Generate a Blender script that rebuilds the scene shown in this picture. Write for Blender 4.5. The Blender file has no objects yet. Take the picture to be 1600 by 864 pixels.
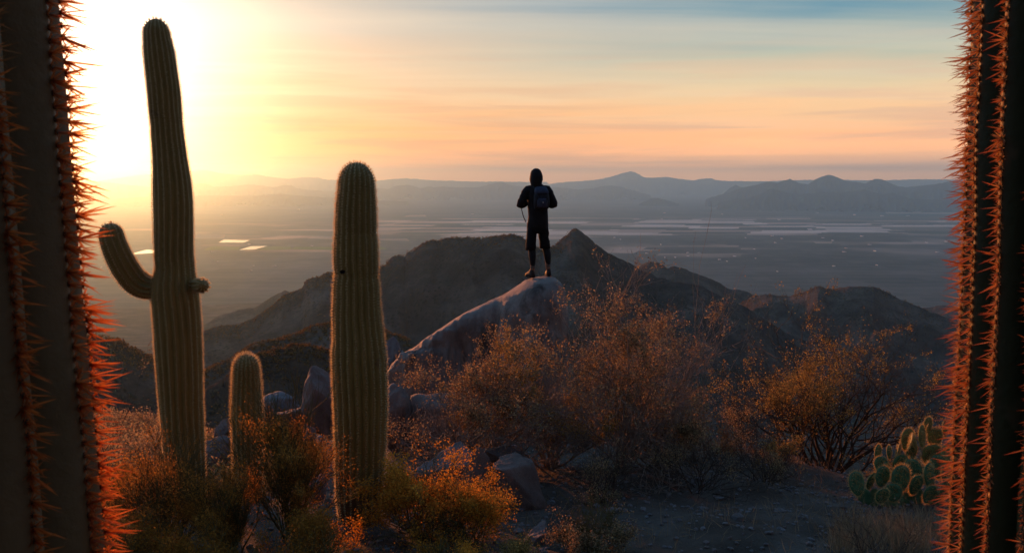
import bpy, bmesh, math, random
import numpy as np
from mathutils import Vector, Matrix

random.seed(7)
RNG = np.random.default_rng(11)
SC = bpy.context.scene
COL = SC.collection
PI = math.pi

# ------------------------------------------------------------------ camera
FPX = 1400.0                       # focal length in pixels of the 1600-wide photograph
PITCH = math.atan((432 - 283) / FPX)
cd = bpy.data.cameras.new("camera")
cam = bpy.data.objects.new("camera", cd)
COL.objects.link(cam)
cam.rotation_euler = (PI / 2 - PITCH, 0, 0)
cd.sensor_width = 36.0
cd.lens = 36.0 * FPX / 1600.0
cd.clip_start = 0.05
cd.clip_end = 400000
cd.dof.use_dof = True
cd.dof.focus_distance = 8.0
cd.dof.aperture_fstop = 14.0
SC.camera = cam


def ray(px, py):
    u = (px - 800) / FPX
    v = (432 - py) / FPX
    return Vector((u, math.cos(PITCH) + v * math.sin(PITCH), -math.sin(PITCH) + v * math.cos(PITCH)))


def P(px, py, d):
    """world point seen at photo pixel px,py whose distance along +Y is d"""
    r = ray(px, py)
    return r * (d / r.y)


# ------------------------------------------------------------------ sun and sky
SUN_DIR = ray(132, 128).normalized()
SUN_EL = math.asin(SUN_DIR.z)
SUN_AZ = math.atan2(SUN_DIR.x, SUN_DIR.y)          # from +Y towards +X
ld = bpy.data.lights.new("sun", 'SUN')
ld.energy = 4.6
ld.color = (1.0, 0.29, 0.075)
ld.angle = math.radians(0.6)
sun = bpy.data.objects.new("sun", ld)
COL.objects.link(sun)
sun.rotation_euler = (-SUN_DIR).to_track_quat('-Z', 'Y').to_euler()
sun.location = (0, 0, 50)

SC.view_settings.view_transform = 'Standard'
SC.view_settings.look = 'None'
SC.view_settings.exposure = 0.15
SC.view_settings.gamma = 1.0
SC.cycles.volume_bounces = 3
SC.cycles.max_bounces = 6
SC.cycles.diffuse_bounces = 3
SC.cycles.transmission_bounces = 4
SC.cycles.transparent_max_bounces = 12
SC.cycles.use_denoising = True
SC.cycles.sample_clamp_indirect = 3.0


class NT:
    """tiny node helper"""
    def __init__(s, tree):
        s.t = tree
        s.n = tree.nodes
        s.l = tree.links

    def add(s, typ, **kw):
        n = s.n.new(typ)
        for k, v in kw.items():
            setattr(n, k, v)
        return n

    def put(s, sock, v):
        if v is None:
            return
        if isinstance(v, bpy.types.NodeSocket):
            s.l.new(v, sock)
        else:
            sock.default_value = v

    def math(s, op, a, b=None, c=None, clamp=False):
        n = s.add('ShaderNodeMath', operation=op, use_clamp=clamp)
        s.put(n.inputs[0], a)
        s.put(n.inputs[1], b)
        s.put(n.inputs[2], c)
        return n.outputs[0]

    def vmath(s, op, a, b=None):
        n = s.add('ShaderNodeVectorMath', operation=op)
        s.put(n.inputs[0], a)
        s.put(n.inputs[1], b)
        return n.outputs['Value'] if op in ('DOT_PRODUCT', 'LENGTH') else n.outputs['Vector']

    def mix(s, f, a, b, typ='MIX'):
        n = s.add('ShaderNodeMix', data_type='RGBA', blend_type=typ)
        s.put(n.inputs[0], f)
        s.put(n.inputs[6], a)
        s.put(n.inputs[7], b)
        return n.outputs[2]

    def ramp(s, f, stops, interp='LINEAR'):
        n = s.add('ShaderNodeValToRGB')
        cr = n.color_ramp
        cr.interpolation = interp
        while len(cr.elements) < len(stops):
            cr.elements.new(0.5)
        for e, (p, c) in zip(cr.elements, stops):
            e.position = p
            e.color = (c[0], c[1], c[2], 1)
        s.put(n.inputs[0], f)
        return n.outputs[0]

    def rng(s, v, a, b, c=0.0, d=1.0, smooth=False):
        n = s.add('ShaderNodeMapRange', clamp=True)
        if smooth:
            n.interpolation_type = 'SMOOTHSTEP'
        s.put(n.inputs[0], v)
        for i, x in enumerate((a, b, c, d)):
            n.inputs[i + 1].default_value = x
        return n.outputs[0]

    def noise(s, vec, scale, detail=4, rough=0.55, dist=0.0, typ='FBM'):
        n = s.add('ShaderNodeTexNoise')
        s.put(n.inputs['Vector'], vec)
        n.inputs['Scale'].default_value = scale
        n.inputs['Detail'].default_value = detail
        n.inputs['Roughness'].default_value = rough
        n.inputs['Distortion'].default_value = dist
        return n.outputs['Fac']

    def scale(s, vec, v3):
        n = s.add('ShaderNodeMapping')
        s.put(n.inputs[0], vec)
        n.inputs['Scale'].default_value = v3
        return n.outputs[0]


world = bpy.data.worlds.new("World")
SC.world = world
world.use_nodes = True
w = NT(world.node_tree)
w.n.clear()
tc = w.add('ShaderNodeTexCoord')
dirv = w.vmath('NORMALIZE', tc.outputs['Generated'])
sep = w.add('ShaderNodeSeparateXYZ')
w.put(sep.inputs[0], dirv)
el = w.math('MULTIPLY', w.math('ARCSINE', sep.outputs[2]), 180 / PI)          # degrees
az = w.math('MULTIPLY', w.math('ARCTAN2', sep.outputs[0], sep.outputs[1]), 180 / PI)
cosang = w.vmath('DOT_PRODUCT', dirv, tuple(SUN_DIR))
ang = w.math('MULTIPLY', w.math('ARCCOSINE', w.math('MINIMUM', cosang, 0.99999)), 180 / PI)
# real physical sky underneath
sky = w.add('ShaderNodeTexSky', sky_type='NISHITA')
sky.sun_disc = False
sky.sun_elevation = SUN_EL
sky.sun_rotation = SUN_AZ
sky.altitude = 900
sky.air_density = 1.3
sky.dust_density = 2.5
sky.ozone_density = 1.0
nish = w.mix(1.0, sky.outputs[0], (0.07, 0.07, 0.07, 1), 'MULTIPLY')
# sunset bands: colour against elevation, away from the sun and towards it
elw = w.math('ADD', el, w.math('MULTIPLY', w.math('SUBTRACT', w.noise(w.scale(dirv, (1.5, 1.5, 14)), 2.2, 3), 0.5), 2.4))
f_el = w.rng(elw, -1.0, 90.0)


def ep(e):
    return (e + 1.0) / 91.0


far_sky = w.ramp(f_el, [(ep(-1), (2.9, 1.3, 0.5)), (ep(0.8), (2.5, 1.1, 0.42)), (ep(2.6), (1.75, 0.76, 0.30)),
                        (ep(5.5), (1.05, 0.76, 0.42)), (ep(7.8), (0.54, 0.59, 0.48)), (ep(10.5), (0.10, 0.30, 0.43)),
                        (ep(14), (0.20, 0.50, 0.80)), (ep(30), (0.14, 0.44, 0.92)), (ep(88), (0.06, 0.13, 0.25))])
near_sky = w.ramp(f_el, [(ep(-1), (1.8, 0.62, 0.16)), (ep(1.5), (1.7, 0.44, 0.09)), (ep(4.0), (1.02, 0.36, 0.10)),
                         (ep(6.5), (0.88, 0.54, 0.36)), (ep(9.5), (0.76, 0.64, 0.54)), (ep(13), (0.38, 0.41, 0.38)),
                         (ep(25), (0.18, 0.38, 0.62)), (ep(88), (0.06, 0.13, 0.25))])
back_sky = w.ramp(f_el, [(ep(-1), (0.08, 0.09, 0.14)), (ep(6), (0.10, 0.10, 0.15)), (ep(14), (0.08, 0.10, 0.17)),
                         (ep(40), (0.06, 0.10, 0.20)), (ep(88), (0.06, 0.13, 0.25))])
azs = w.math('ABSOLUTE', w.math('SUBTRACT', az, math.degrees(SUN_AZ)))
azs = w.math('MINIMUM', azs, w.math('SUBTRACT', 360.0, azs))
base = w.mix(w.rng(azs, 0, 46, smooth=True), near_sky, far_sky)
base = w.mix(w.rng(azs, 55, 120, smooth=True), base, back_sky)
base = w.mix(0.2, base, nish)
# streaky high cloud on a far-off layer (perspective comes from dividing by height)
cl = w.add('ShaderNodeCombineXYZ')
hgt = w.math('ADD', w.math('MAXIMUM', sep.outputs[2], 0.0), 0.035)
w.put(cl.inputs[0], w.math('DIVIDE', sep.outputs[0], hgt))
w.put(cl.inputs[1], w.math('DIVIDE', sep.outputs[1], hgt))
cv = w.add('ShaderNodeMapping')
w.put(cv.inputs[0], cl.outputs[0])
cv.inputs['Rotation'].default_value = (0, 0, 0.25)
cv.inputs['Scale'].default_value = (0.16, 0.9, 1)
c1 = w.rng(w.noise(cv.outputs[0], 0.9, 7, 0.6, 0.6), 0.42, 0.72)
lay = w.rng(el, 1.5, 4.0)
lay2 = w.rng(el, 30, 14)
c1 = w.math('MULTIPLY', w.math('MULTIPLY', c1, lay), lay2)
ccol = w.mix(w.rng(ang, 8, 50), (1.1, 0.85, 0.55, 1), (0.90, 0.72, 0.52, 1))
base = w.mix(w.math('MULTIPLY', c1, 0.38), base, ccol)
# long low grey-mauve bands near the horizon
bv = w.add('ShaderNodeCombineXYZ')
w.put(bv.inputs[0], w.math('MULTIPLY', az, 0.035))
w.put(bv.inputs[1], w.math('MULTIPLY', el, 0.62))
b1 = w.rng(w.noise(bv.outputs[0], 1.35, 6, 0.55, 0.4), 0.45, 0.60, smooth=True)
b1 = w.math('MULTIPLY', b1, w.rng(el, 9.5, 3.5))
b1 = w.math('MULTIPLY', b1, w.rng(el, 0.1, 0.7))
bcol = w.mix(w.rng(azs, 5, 45), (0.80, 0.36, 0.14, 1), (0.82, 0.47, 0.31, 1))
base = w.mix(w.math('MULTIPLY', b1, 0.5), base, bcol)
bank = w.math('MULTIPLY', w.rng(w.math('ADD', el, w.math('MULTIPLY', w.noise(bv.outputs[0], 2.2, 4), 1.1)), 2.35, 1.95, smooth=True),
              w.rng(w.math('ADD', el, w.math('MULTIPLY', w.noise(bv.outputs[0], 3.1, 3), 0.7)), 0.7, 1.15, smooth=True))
bank = w.math('MULTIPLY', bank, w.rng(azs, 3, 28, smooth=True))
base = w.mix(w.math('MULTIPLY', bank, 0.32), base, bcol)
# glow round the sun
g1 = w.math('EXPONENT', w.math('MULTIPLY', w.math('POWER', w.math('DIVIDE', ang, 6.6), 1.7), -1.0))
g2 = w.math('EXPONENT', w.math('MULTIPLY', w.math('DIVIDE', ang, 7.5), -1.0))
glow = w.mix(1.0, w.mix(1.0, (1.3, 1.20, 1.10, 1), g1, 'MULTIPLY'),
             w.mix(1.0, (0.66, 0.29, 0.15, 1), g2, 'MULTIPLY'), 'ADD')
fin = w.mix(1.0, base, glow, 'ADD')
bg = w.add('ShaderNodeBackground')
w.put(bg.inputs[0], fin)
bg.inputs[1].default_value = 1.0
wo = w.add('ShaderNodeOutputWorld')
w.l.new(bg.outputs[0], wo.inputs[0])


# ------------------------------------------------------------------ object helpers
def tag(o, label=None, cat=None, group=None, kind=None):
    if label: o['label'] = label
    if cat: o['category'] = cat
    if group: o['group'] = group
    if kind: o['kind'] = kind
    return o


def empty(name, loc, label, cat, group=None, rz=0.0):
    o = bpy.data.objects.new(name, None)
    o.location = loc
    o.rotation_euler = (0, 0, rz)
    o.empty_display_size = 0.2
    COL.objects.link(o)
    return tag(o, label, cat, group)


def link(name, me, mat, parent=None, smooth=False, loc=None):
    o = bpy.data.objects.new(name, me)
    COL.objects.link(o)
    if mat is not None and len(me.materials) == 0:
        me.materials.append(mat)
    if parent is not None:
        o.parent = parent
        o.matrix_parent_inverse = Matrix.Identity(4)
    if loc is not None:
        o.location = loc
    return o


def np_mesh(name, V, F, smooth=False, tint=None):
    """V (n,3) array, F (m,3|4) array"""
    V = np.asarray(V, dtype=np.float32)
    F = np.asarray(F, dtype=np.int32)
    me = bpy.data.meshes.new(name)
    me.vertices.add(len(V))
    me.vertices.foreach_set('co', V.ravel())
    k = F.shape[1]
    me.loops.add(F.size)
    me.loops.foreach_set('vertex_index', F.ravel())
    me.polygons.add(len(F))
    me.polygons.foreach_set('loop_start', np.arange(0, F.size, k, dtype=np.int32))
    me.polygons.foreach_set('loop_total', np.full(len(F), k, dtype=np.int32))
    me.polygons.foreach_set('use_smooth', np.full(len(F), smooth, dtype=bool))
    if tint is not None:
        a = me.attributes.new('tint', 'FLOAT', 'POINT')
        a.data.foreach_set('value', np.asarray(tint, dtype=np.float32))
    me.update(calc_edges=True)
    me.validate()
    return me


class MB:
    def __init__(s):
        s.v = []
        s.f = []

    def tube(s, pts, rad, n=4, cap=True):
        base = len(s.v)
        up = Vector((0, 0, 1))
        m = len(pts)
        prev = None
        for i, p in enumerate(pts):
            a = pts[max(0, i - 1)]
            b = pts[min(m - 1, i + 1)]
            t = (b - a)
            if t.length < 1e-9: t = Vector((0, 0, 1))
            t.normalize()
            if prev is None:
                x = t.cross(up)
                if x.length < 1e-3: x = t.cross(Vector((1, 0, 0)))
            else:
                x = prev - t * prev.dot(t)
            x.normalize()
            prev = x
            y = t.cross(x)
            r = rad[i]
            for k in range(n):
                q = 2 * PI * k / n
                s.v.append(p + x * (r * math.cos(q)) + y * (r * math.sin(q)))
        for i in range(m - 1):
            for k in range(n):
                k2 = (k + 1) % n
                s.f.append((base + i * n + k, base + i * n + k2, base + (i + 1) * n + k2, base + (i + 1) * n + k))
        if cap and n >= 3:
            s.f.append(tuple(base + k for k in range(n))[::-1])
            s.f.append(tuple(base + (m - 1) * n + k for k in range(n)))

    def loft(s, rings, closed_ends=True):
        base = len(s.v)
        n = len(rings[0])
        for r in rings:
            s.v.extend(Vector(q) for q in r)
        for i in range(len(rings) - 1):
            for k in range(n):
                k2 = (k + 1) % n
                s.f.append((base + i * n + k, base + i * n + k2, base + (i + 1) * n + k2, base + (i + 1) * n + k))
        if closed_ends:
            s.f.append(tuple(base + k for k in range(n))[::-1])
            s.f.append(tuple(base + (len(rings) - 1) * n + k for k in range(n)))

    def mesh(s, name, smooth=True):
        me = bpy.data.meshes.new(name)
        me.from_pydata([tuple(v) for v in s.v], [], s.f)
        me.polygons.foreach_set('use_smooth', [smooth] * len(me.polygons))
        me.update()
        return me


# ---- vectorised value noise
_perm = RNG.permutation(4096)
_val = RNG.random(4096) * 2 - 1


def vnoise(x, y):
    x = np.asarray(x, float)
    y = np.asarray(y, float)
    xi = np.floor(x).astype(int)
    yi = np.floor(y).astype(int)
    xf = x - xi
    yf = y - yi
    u = xf * xf * xf * (xf * (xf * 6 - 15) + 10)
    v = yf * yf * yf * (yf * (yf * 6 - 15) + 10)

    def h(a, b):
        return _val[_perm[(a + _perm[b & 4095]) & 4095]]
    return (h(xi, yi) * (1 - u) + h(xi + 1, yi) * u) * (1 - v) + (h(xi, yi + 1) * (1 - u) + h(xi + 1, yi + 1) * u) * v


def fbm(x, y, o=4, g=0.5):
    s = 0
    a = 1.0
    for i in range(o):
        s = s + a * vnoise(x * 2 ** i + 17.3 * i, y * 2 ** i - 9.1 * i)
        a *= g
    return s


def ridged(x, y, o=4, g=0.5):
    s = 0
    a = 1.0
    for i in range(o):
        s = s + a * (1 - 2 * np.abs(vnoise(x * 2 ** i + 31.7 * i, y * 2 ** i + 5.3 * i)))
        a *= g
    return s


# ------------------------------------------------------------------ materials
def new_mat(name):
    m = bpy.data.materials.new(name)
    m.use_nodes = True
    t = NT(m.node_tree)
    t.n.clear()
    out = t.add('ShaderNodeOutputMaterial')
    return m, t, out


def pmat(name, c1, c2=None, scale=5.0, rough=0.85, bump=0.0, bscale=30.0, spec=0.2, detail=5, lo=0.35, hi=0.65, vec3=None, coat=0):
    m, t, out = new_mat(name)
    b = t.add('ShaderNodeBsdfPrincipled')
    tcn = t.add('ShaderNodeTexCoord')
    vec = tcn.outputs['Object']
    if vec3: vec = t.scale(vec, vec3)
    if c2 is None: c2 = tuple(x * 0.7 for x in c1)
    col = t.ramp(t.noise(vec, scale, detail, 0.6), [(lo, c1), (hi, c2)])
    t.put(b.inputs['Base Color'], col)
    b.inputs['Roughness'].default_value = rough
    b.inputs['Specular IOR Level'].default_value = spec
    if bump > 0:
        bn = t.add('ShaderNodeBump')
        bn.inputs['Strength'].default_value = min(1.0, bump)
        bn.inputs['Distance'].default_value = 1.0 / bscale
        t.put(bn.inputs['Height'], t.noise(vec, bscale, 6, 0.65))
        t.l.new(bn.outputs[0], b.inputs['Normal'])
    t.l.new(b.outputs[0], out.inputs[0])
    return m


def leafmat(name, cols, trans=0.5):
    """thin leaf or blade: part of the light passes through"""
    m, t, out = new_mat(name)
    g = t.add('ShaderNodeNewGeometry')
    n = len(cols)
    col = t.ramp(g.outputs['Random Per Island'], [((i + 0.5) / n, c) for i, c in enumerate(cols)])
    d = t.add('ShaderNodeBsdfDiffuse')
    tr = t.add('ShaderNodeBsdfTranslucent')
    t.put(d.inputs[0], col)
    t.put(tr.inputs[0], t.mix(1.0, col, (1.25, 1.0, 0.75, 1), 'MULTIPLY'))
    mx = t.add('ShaderNodeMixShader')
    mx.inputs[0].default_value = trans
    t.l.new(d.outputs[0], mx.inputs[1])
    t.l.new(tr.outputs[0], mx.inputs[2])
    t.l.new(mx.outputs[0], out.inputs[0])
    return m


def spinemat(name, base_c, tip_c, trans=0.5, gloss=0.0, clear=0.0, dif=1.0):
    m, t, out = new_mat(name)
    at = t.add('ShaderNodeAttribute', attribute_name='tint')
    g = t.add('ShaderNodeNewGeometry')
    col = t.mix(at.outputs['Fac'], (*base_c, 1), (*tip_c, 1))
    col = t.mix(1.0, col, t.ramp(g.outputs['Random Per Island'], [(0, (0.65, 0.6, 0.55)), (1, (1.1, 1.1, 1.1))]), 'MULTIPLY')
    d = t.add('ShaderNodeBsdfDiffuse')
    tr = t.add('ShaderNodeBsdfTranslucent')
    t.put(d.inputs[0], t.mix(1.0, col, (dif, dif, dif, 1), 'MULTIPLY'))
    t.put(tr.inputs[0], col)
    mx = t.add('ShaderNodeMixShader')
    mx.inputs[0].default_value = trans
    t.l.new(d.outputs[0], mx.inputs[1])
    t.l.new(tr.outputs[0], mx.inputs[2])
    gl = t.add('ShaderNodeBsdfGlossy')
    gl.inputs['Roughness'].default_value = 0.35
    gl.inputs[0].default_value = (1, 0.9, 0.75, 1)
    m2 = t.add('ShaderNodeMixShader')
    m2.inputs[0].default_value = gloss
    t.l.new(mx.outputs[0], m2.inputs[1])
    t.l.new(gl.outputs[0], m2.inputs[2])
    if clear > 0:           # horn-like spines let some light straight through
        tp = t.add('ShaderNodeBsdfTransparent')
        tp.inputs[0].default_value = (1.0, 0.72, 0.5, 1)
        m3 = t.add('ShaderNodeMixShader')
        m3.inputs[0].default_value = clear
        t.l.new(m2.outputs[0], m3.inputs[1])
        t.l.new(tp.outputs[0], m3.inputs[2])
        m2 = m3
    t.l.new(m2.outputs[0], out.inputs[0])
    return m


def cactus_mat(name, c1, c2, crest=(0.30, 0.20, 0.085)):
    m, t, out = new_mat(name)
    b = t.add('ShaderNodeBsdfPrincipled')
    tcn = t.add('ShaderNodeTexCoord')
    at = t.add('ShaderNodeAttribute', attribute_name='tint')      # 0 in the groove, 1 on the rib crest
    n1 = t.noise(t.scale(tcn.outputs['Object'], (1, 1, 0.35)), 9, 5, 0.65)
    col = t.mix(t.rng(n1, 0.35, 0.7), (*c1, 1), (*c2, 1))
    # dry tan skin on the crests, corky scars in blotches
    sc = t.rng(t.noise(tcn.outputs['Object'], 4.0, 4, 0.6), 0.66, 0.72)
    col = t.mix(t.math('MULTIPLY', sc, 0.6), col, (0.11, 0.075, 0.04, 1))
    col = t.mix(t.math('MULTIPLY', t.rng(at.outputs['Fac'], 0.75, 1.0), 0.45), col, (*crest, 1))
    sz_ = t.add('ShaderNodeSeparateXYZ')
    t.put(sz_.inputs[0], tcn.outputs['Object'])
    foot = t.rng(t.math('ADD', sz_.outputs[2], t.math('MULTIPLY', t.noise(tcn.outputs['Object'], 7, 4), 0.7)), 0.95, 0.55)
    col = t.mix(t.math('MULTIPLY', foot, 0.75), col, (0.10, 0.075, 0.055, 1))      # woody grey-brown foot
    t.put(b.inputs['Base Color'], col)
    b.inputs['Roughness'].default_value = 0.55
    b.inputs['Specular IOR Level'].default_value = 0.25
    bn = t.add('ShaderNodeBump')
    bn.inputs['Strength'].default_value = 0.4
    bn.inputs['Distance'].default_value = 0.006
    t.put(bn.inputs['Height'], t.noise(tcn.outputs['Object'], 60, 5, 0.6))
    t.l.new(bn.outputs[0], b.inputs['Normal'])
    t.l.new(b.outputs[0], out.inputs[0])
    return m


def rock_mat(name, c1, c2, stain=(0.09, 0.045, 0.025)):
    m, t, out = new_mat(name)
    b = t.add('ShaderNodeBsdfPrincipled')
    tcn = t.add('ShaderNodeTexCoord')
    v = tcn.outputs['Object']
    col = t.mix(t.rng(t.noise(v, 2.2, 6, 0.6), 0.35, 0.65), (*c1, 1), (*c2, 1))
    col = t.mix(t.math('MULTIPLY', t.rng(t.noise(v, 90, 3, 0.7), 0.5, 0.62), 0.35), col, (0.05, 0.045, 0.04, 1))
    col = t.mix(t.math('MULTIPLY', t.rng(t.noise(t.scale(v, (1.0, 1.0, 0.6)), 1.7, 5, 0.6, 0.8), 0.56, 0.66), 0.85), col, (*stain, 1))
    t.put(b.inputs['Base Color'], col)
    b.inputs['Roughness'].default_value = 0.8
    b.inputs['Specular IOR Level'].default_value = 0.3
    bn = t.add('ShaderNodeBump')
    bn.inputs['Strength'].default_value = 0.8
    bn.inputs['Distance'].default_value = 0.03
    h = t.math('ADD', t.noise(v, 7, 8, 0.7), t.math('MULTIPLY', t.noise(v, 45, 4, 0.7), 0.25))
    t.put(bn.inputs['Height'], h)
    t.l.new(bn.outputs[0], b.inputs['Normal'])
    t.l.new(b.outputs[0], out.inputs[0])
    return m


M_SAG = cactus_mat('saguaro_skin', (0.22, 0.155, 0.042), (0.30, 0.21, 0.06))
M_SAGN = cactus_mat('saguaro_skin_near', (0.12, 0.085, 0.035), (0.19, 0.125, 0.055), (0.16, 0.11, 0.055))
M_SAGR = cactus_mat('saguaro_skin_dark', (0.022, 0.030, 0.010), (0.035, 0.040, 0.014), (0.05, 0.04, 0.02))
M_SPF = spinemat('spine_pale', (0.94, 0.78, 0.46), (0.97, 0.82, 0.50), 0.75, dif=0.22)
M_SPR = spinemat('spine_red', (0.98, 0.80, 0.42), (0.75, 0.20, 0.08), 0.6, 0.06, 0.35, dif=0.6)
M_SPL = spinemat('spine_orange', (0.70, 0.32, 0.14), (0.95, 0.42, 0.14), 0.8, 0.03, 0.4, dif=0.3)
M_AREOLE = pmat('areole_felt', (0.035, 0.022, 0.014), (0.10, 0.06, 0.03), 200)
M_ROCK = rock_mat('granite', (0.21, 0.195, 0.19), (0.13, 0.115, 0.11))
M_ROCK2 = rock_mat('granite_brown', (0.24, 0.17, 0.14), (0.13, 0.09, 0.075), (0.05, 0.03, 0.02))
M_BARK = pmat('bark', (0.10, 0.07, 0.05), (0.05, 0.035, 0.025), 40, 0.8)
M_BARKP = pmat('bark_pale', (0.30, 0.24, 0.19), (0.16, 0.13, 0.10), 40, 0.7)
M_BARKG = pmat('bark_green', (0.14, 0.12, 0.04), (0.09, 0.07, 0.025), 30, 0.7)

# ------------------------------------------------------------------ terrain functions
PXAZ = lambda px: np.arctan((np.asarray(px, float) - 800) / (FPX / math.cos(PITCH)))


def crest_tab(pts):
    """pixel silhouette -> (azimuth, tangent of elevation)"""
    a = []
    e = []
    for x, y in pts:
        r = ray(x, y)
        a.append(math.atan2(r.x, r.y))
        e.append(r.z / math.hypot(r.x, r.y))
    return np.array(a), np.array(e)


RIDGES = [
    # name, distance, front slope, back slope, silhouette
    (1500, 0.36, 0.45, [(120, 640), (230, 565), (314, 518), (343, 509), (372, 507), (395, 497), (410, 488), (430, 474), (442, 463), (462, 453), (472, 450), (477, 440),
                        (485, 434), (500, 432), (508, 427), (523, 425), (555, 422), (589, 418), (601, 413), (613, 401), (627, 398), (633, 401), (636, 393),
                        (644, 391), (659, 380), (673, 376), (700, 371), (732, 370), (747, 373), (765, 369), (800, 365), (813, 368), (828, 379), (845, 388),
                        (862, 385), (880, 370), (893, 358), (901, 356), (909, 359), (924, 375), (949, 393), (982, 410), (1003, 420), (1033, 434),
                        (1060, 441), (1082, 442), (1099, 448), (1125, 462), (1140, 469), (1160, 476), (1200, 500), (1260, 540), (1340, 590)]),
    (1900, 0.34, 0.5, [(1080, 540), (1120, 500), (1159, 471), (1177, 461), (1207, 459), (1230, 462), (1252, 457), (1267, 450), (1281, 445), (1294, 451), (1310, 450),
                       (1324, 448), (1350, 446), (1367, 446), (1384, 455), (1406, 467), (1436, 479), (1455, 487), (1481, 496), (1560, 530), (1700, 600)]),
    (2700, 0.4, 0.5, [(960, 450), (990, 420), (1003, 413), (1013, 408), (1022, 407), (1031, 410), (1042, 418), (1054, 415), (1069, 417), (1087, 425), (1110, 434), (1125, 440),
                      (1136, 450), (1150, 453), (1162, 453), (1174, 457), (1200, 475), (1240, 500)]),
    (3000, 0.3, 0.4, [(300, 520), (335, 497), (343, 493), (352, 489), (375, 483), (398, 480), (407, 474), (424, 463), (437, 457), (445, 453), (453, 456), (475, 465), (520, 490)]),
    (3700, 0.25, 0.4, [(1400, 500), (1430, 484), (1450, 479), (1474, 477), (1500, 478), (1540, 486), (1640, 520)]),
    (700, 0.42, 0.5, [(-60, 600), (60, 545), (130, 525), (148, 522), (164, 526), (187, 530), (202, 540), (222, 549), (243, 559), (280, 580), (330, 620)]),
    (620, 0.36, 0.4, [(240, 640), (300, 592), (330, 572), (358, 561), (398, 536), (439, 527), (462, 521), (488, 509), (514, 505), (560, 507), (600, 516), (640, 530), (690, 560), (760, 620)]),
    (430, 0.45, 0.5, [(300, 620), (350, 590), (380, 566), (404, 553), (424, 547), (456, 538), (485, 538), (514, 548), (560, 570), (620, 600), (700, 650)]),
]
TABS = [(D, sf, sb, *crest_tab(s)) for D, sf, sb, s in RIDGES]


def near_h(x, y):
    r = np.hypot(x, y)
    a = np.arctan2(x, y)
    re = np.interp(a, [-PI, -1.2, -0.5, -0.42, -0.36, -0.3, -0.2, 0.0, 0.2, 0.5, 1.2, PI], [60, 40, 25, 21, 15, 13.5, 15, 16.5, 12.5, 13.5, 25, 60])
    back = np.clip((-y) / 10, 0, 1)
    z = -1.55 - 0.19 * np.minimum(r, 12) * (1 - back) - 0.155 * np.clip(np.minimum(r, re) - 12, 0, None) * (1 - back)
    z = z - 0.58 * np.clip(r - re, 0, None) * (1 - back)
    z = z + back * 0.12 * r
    k = np.clip(r / 6, 0, 1)
    z = z + k * (0.22 * fbm(x * 0.22 + 3, y * 0.22, 3) + 0.06 * fbm(x * 1.1, y * 1.1 + 5, 3))
    # shallow bank lit on the right, dip before it
    z = z + 0.28 * np.exp(-(((x - 2.6) / 1.6) ** 2 + ((y - 11.6) / 0.8) ** 2))
    return z


def H(x, y):
    """terrain height everywhere beyond the near ground"""
    r = np.hypot(x, y)
    a = np.arctan2(x, y)
    zn = near_h(x, y)
    lr = np.log(np.maximum(r, 1))
    zb = np.interp(lr, np.log([60, 150, 300, 800, 1500, 2500, 4200, 5600, 8000]), [-34, -66, -118, -262, -380, -520, -680, -704, -712])
    amp = np.interp(lr, np.log([60, 200, 800, 3000, 5000]), [1.5, 8, 26, 22, 0])
    zb = zb + amp * 0.55 * ridged(x / 210.0 + 2, y / 210.0 + 7, 4)
    out = zb
    for i, (D, sf, sb, ta, te) in enumerate(TABS):
        dd = D * (1 + 0.05 * vnoise(a * 9 + i * 3.1, a * 0 + i * 1.7))
        zc = np.interp(a, ta, te) * dd
        zc = np.where(a < ta[0], zc - (ta[0] - a) * D * 1.2, zc)
        zc = np.where(a > ta[-1], zc - (a - ta[-1]) * D * 1.2, zc)
        dist = r - dd
        spur = 1 + 0.25 * fbm(a * D / 95.0 + 11 * i + 0.003 * r, r / 420.0, 3)
        f = np.where(dist < 0, zc + dist * sf * spur, zc - dist * sb * spur)
        near = np.clip(np.abs(dist) / (0.12 * D), 0, 1)
        f = f + near * 0.010 * D * ridged(x / (0.07 * D) + i, y / (0.07 * D), 4) + 0.0006 * D * fbm(a * 260, r / 50 + i, 3)
        out = np.maximum(out, f)
    # behind the photographer the mountain carries on upwards
    bk = np.clip((-y) / np.maximum(r, 1) * 2.0, 0, 1)
    out = out * (1 - bk) + bk * (0.13 * r + 0.02 * r * fbm(x / 300, y / 300, 3))
    wgt = np.clip((r - 45) / 35.0, 0, 1)
    return zn * (1 - wgt) + out * wgt


def polar_mesh(name, azs_, rs, fn, mat, zoff=0.0):
    A, R = np.meshgrid(azs_, rs)
    X = R * np.sin(A)
    Y = R * np.cos(A)
    Z = fn(X, Y) + zoff
    V = np.stack([X, Y, Z], -1).reshape(-1, 3)
    na = len(azs_)
    nr = len(rs)
    I = np.arange(na * nr).reshape(nr, na)
    F = np.stack([I[:-1, :-1], I[:-1, 1:], I[1:, 1:], I[1:, :-1]], -1).reshape(-1, 4)
    F = F[:, ::-1]
    me = np_mesh(name, V, F, True)
    return tag(link(name, me, mat), kind='structure')


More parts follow.
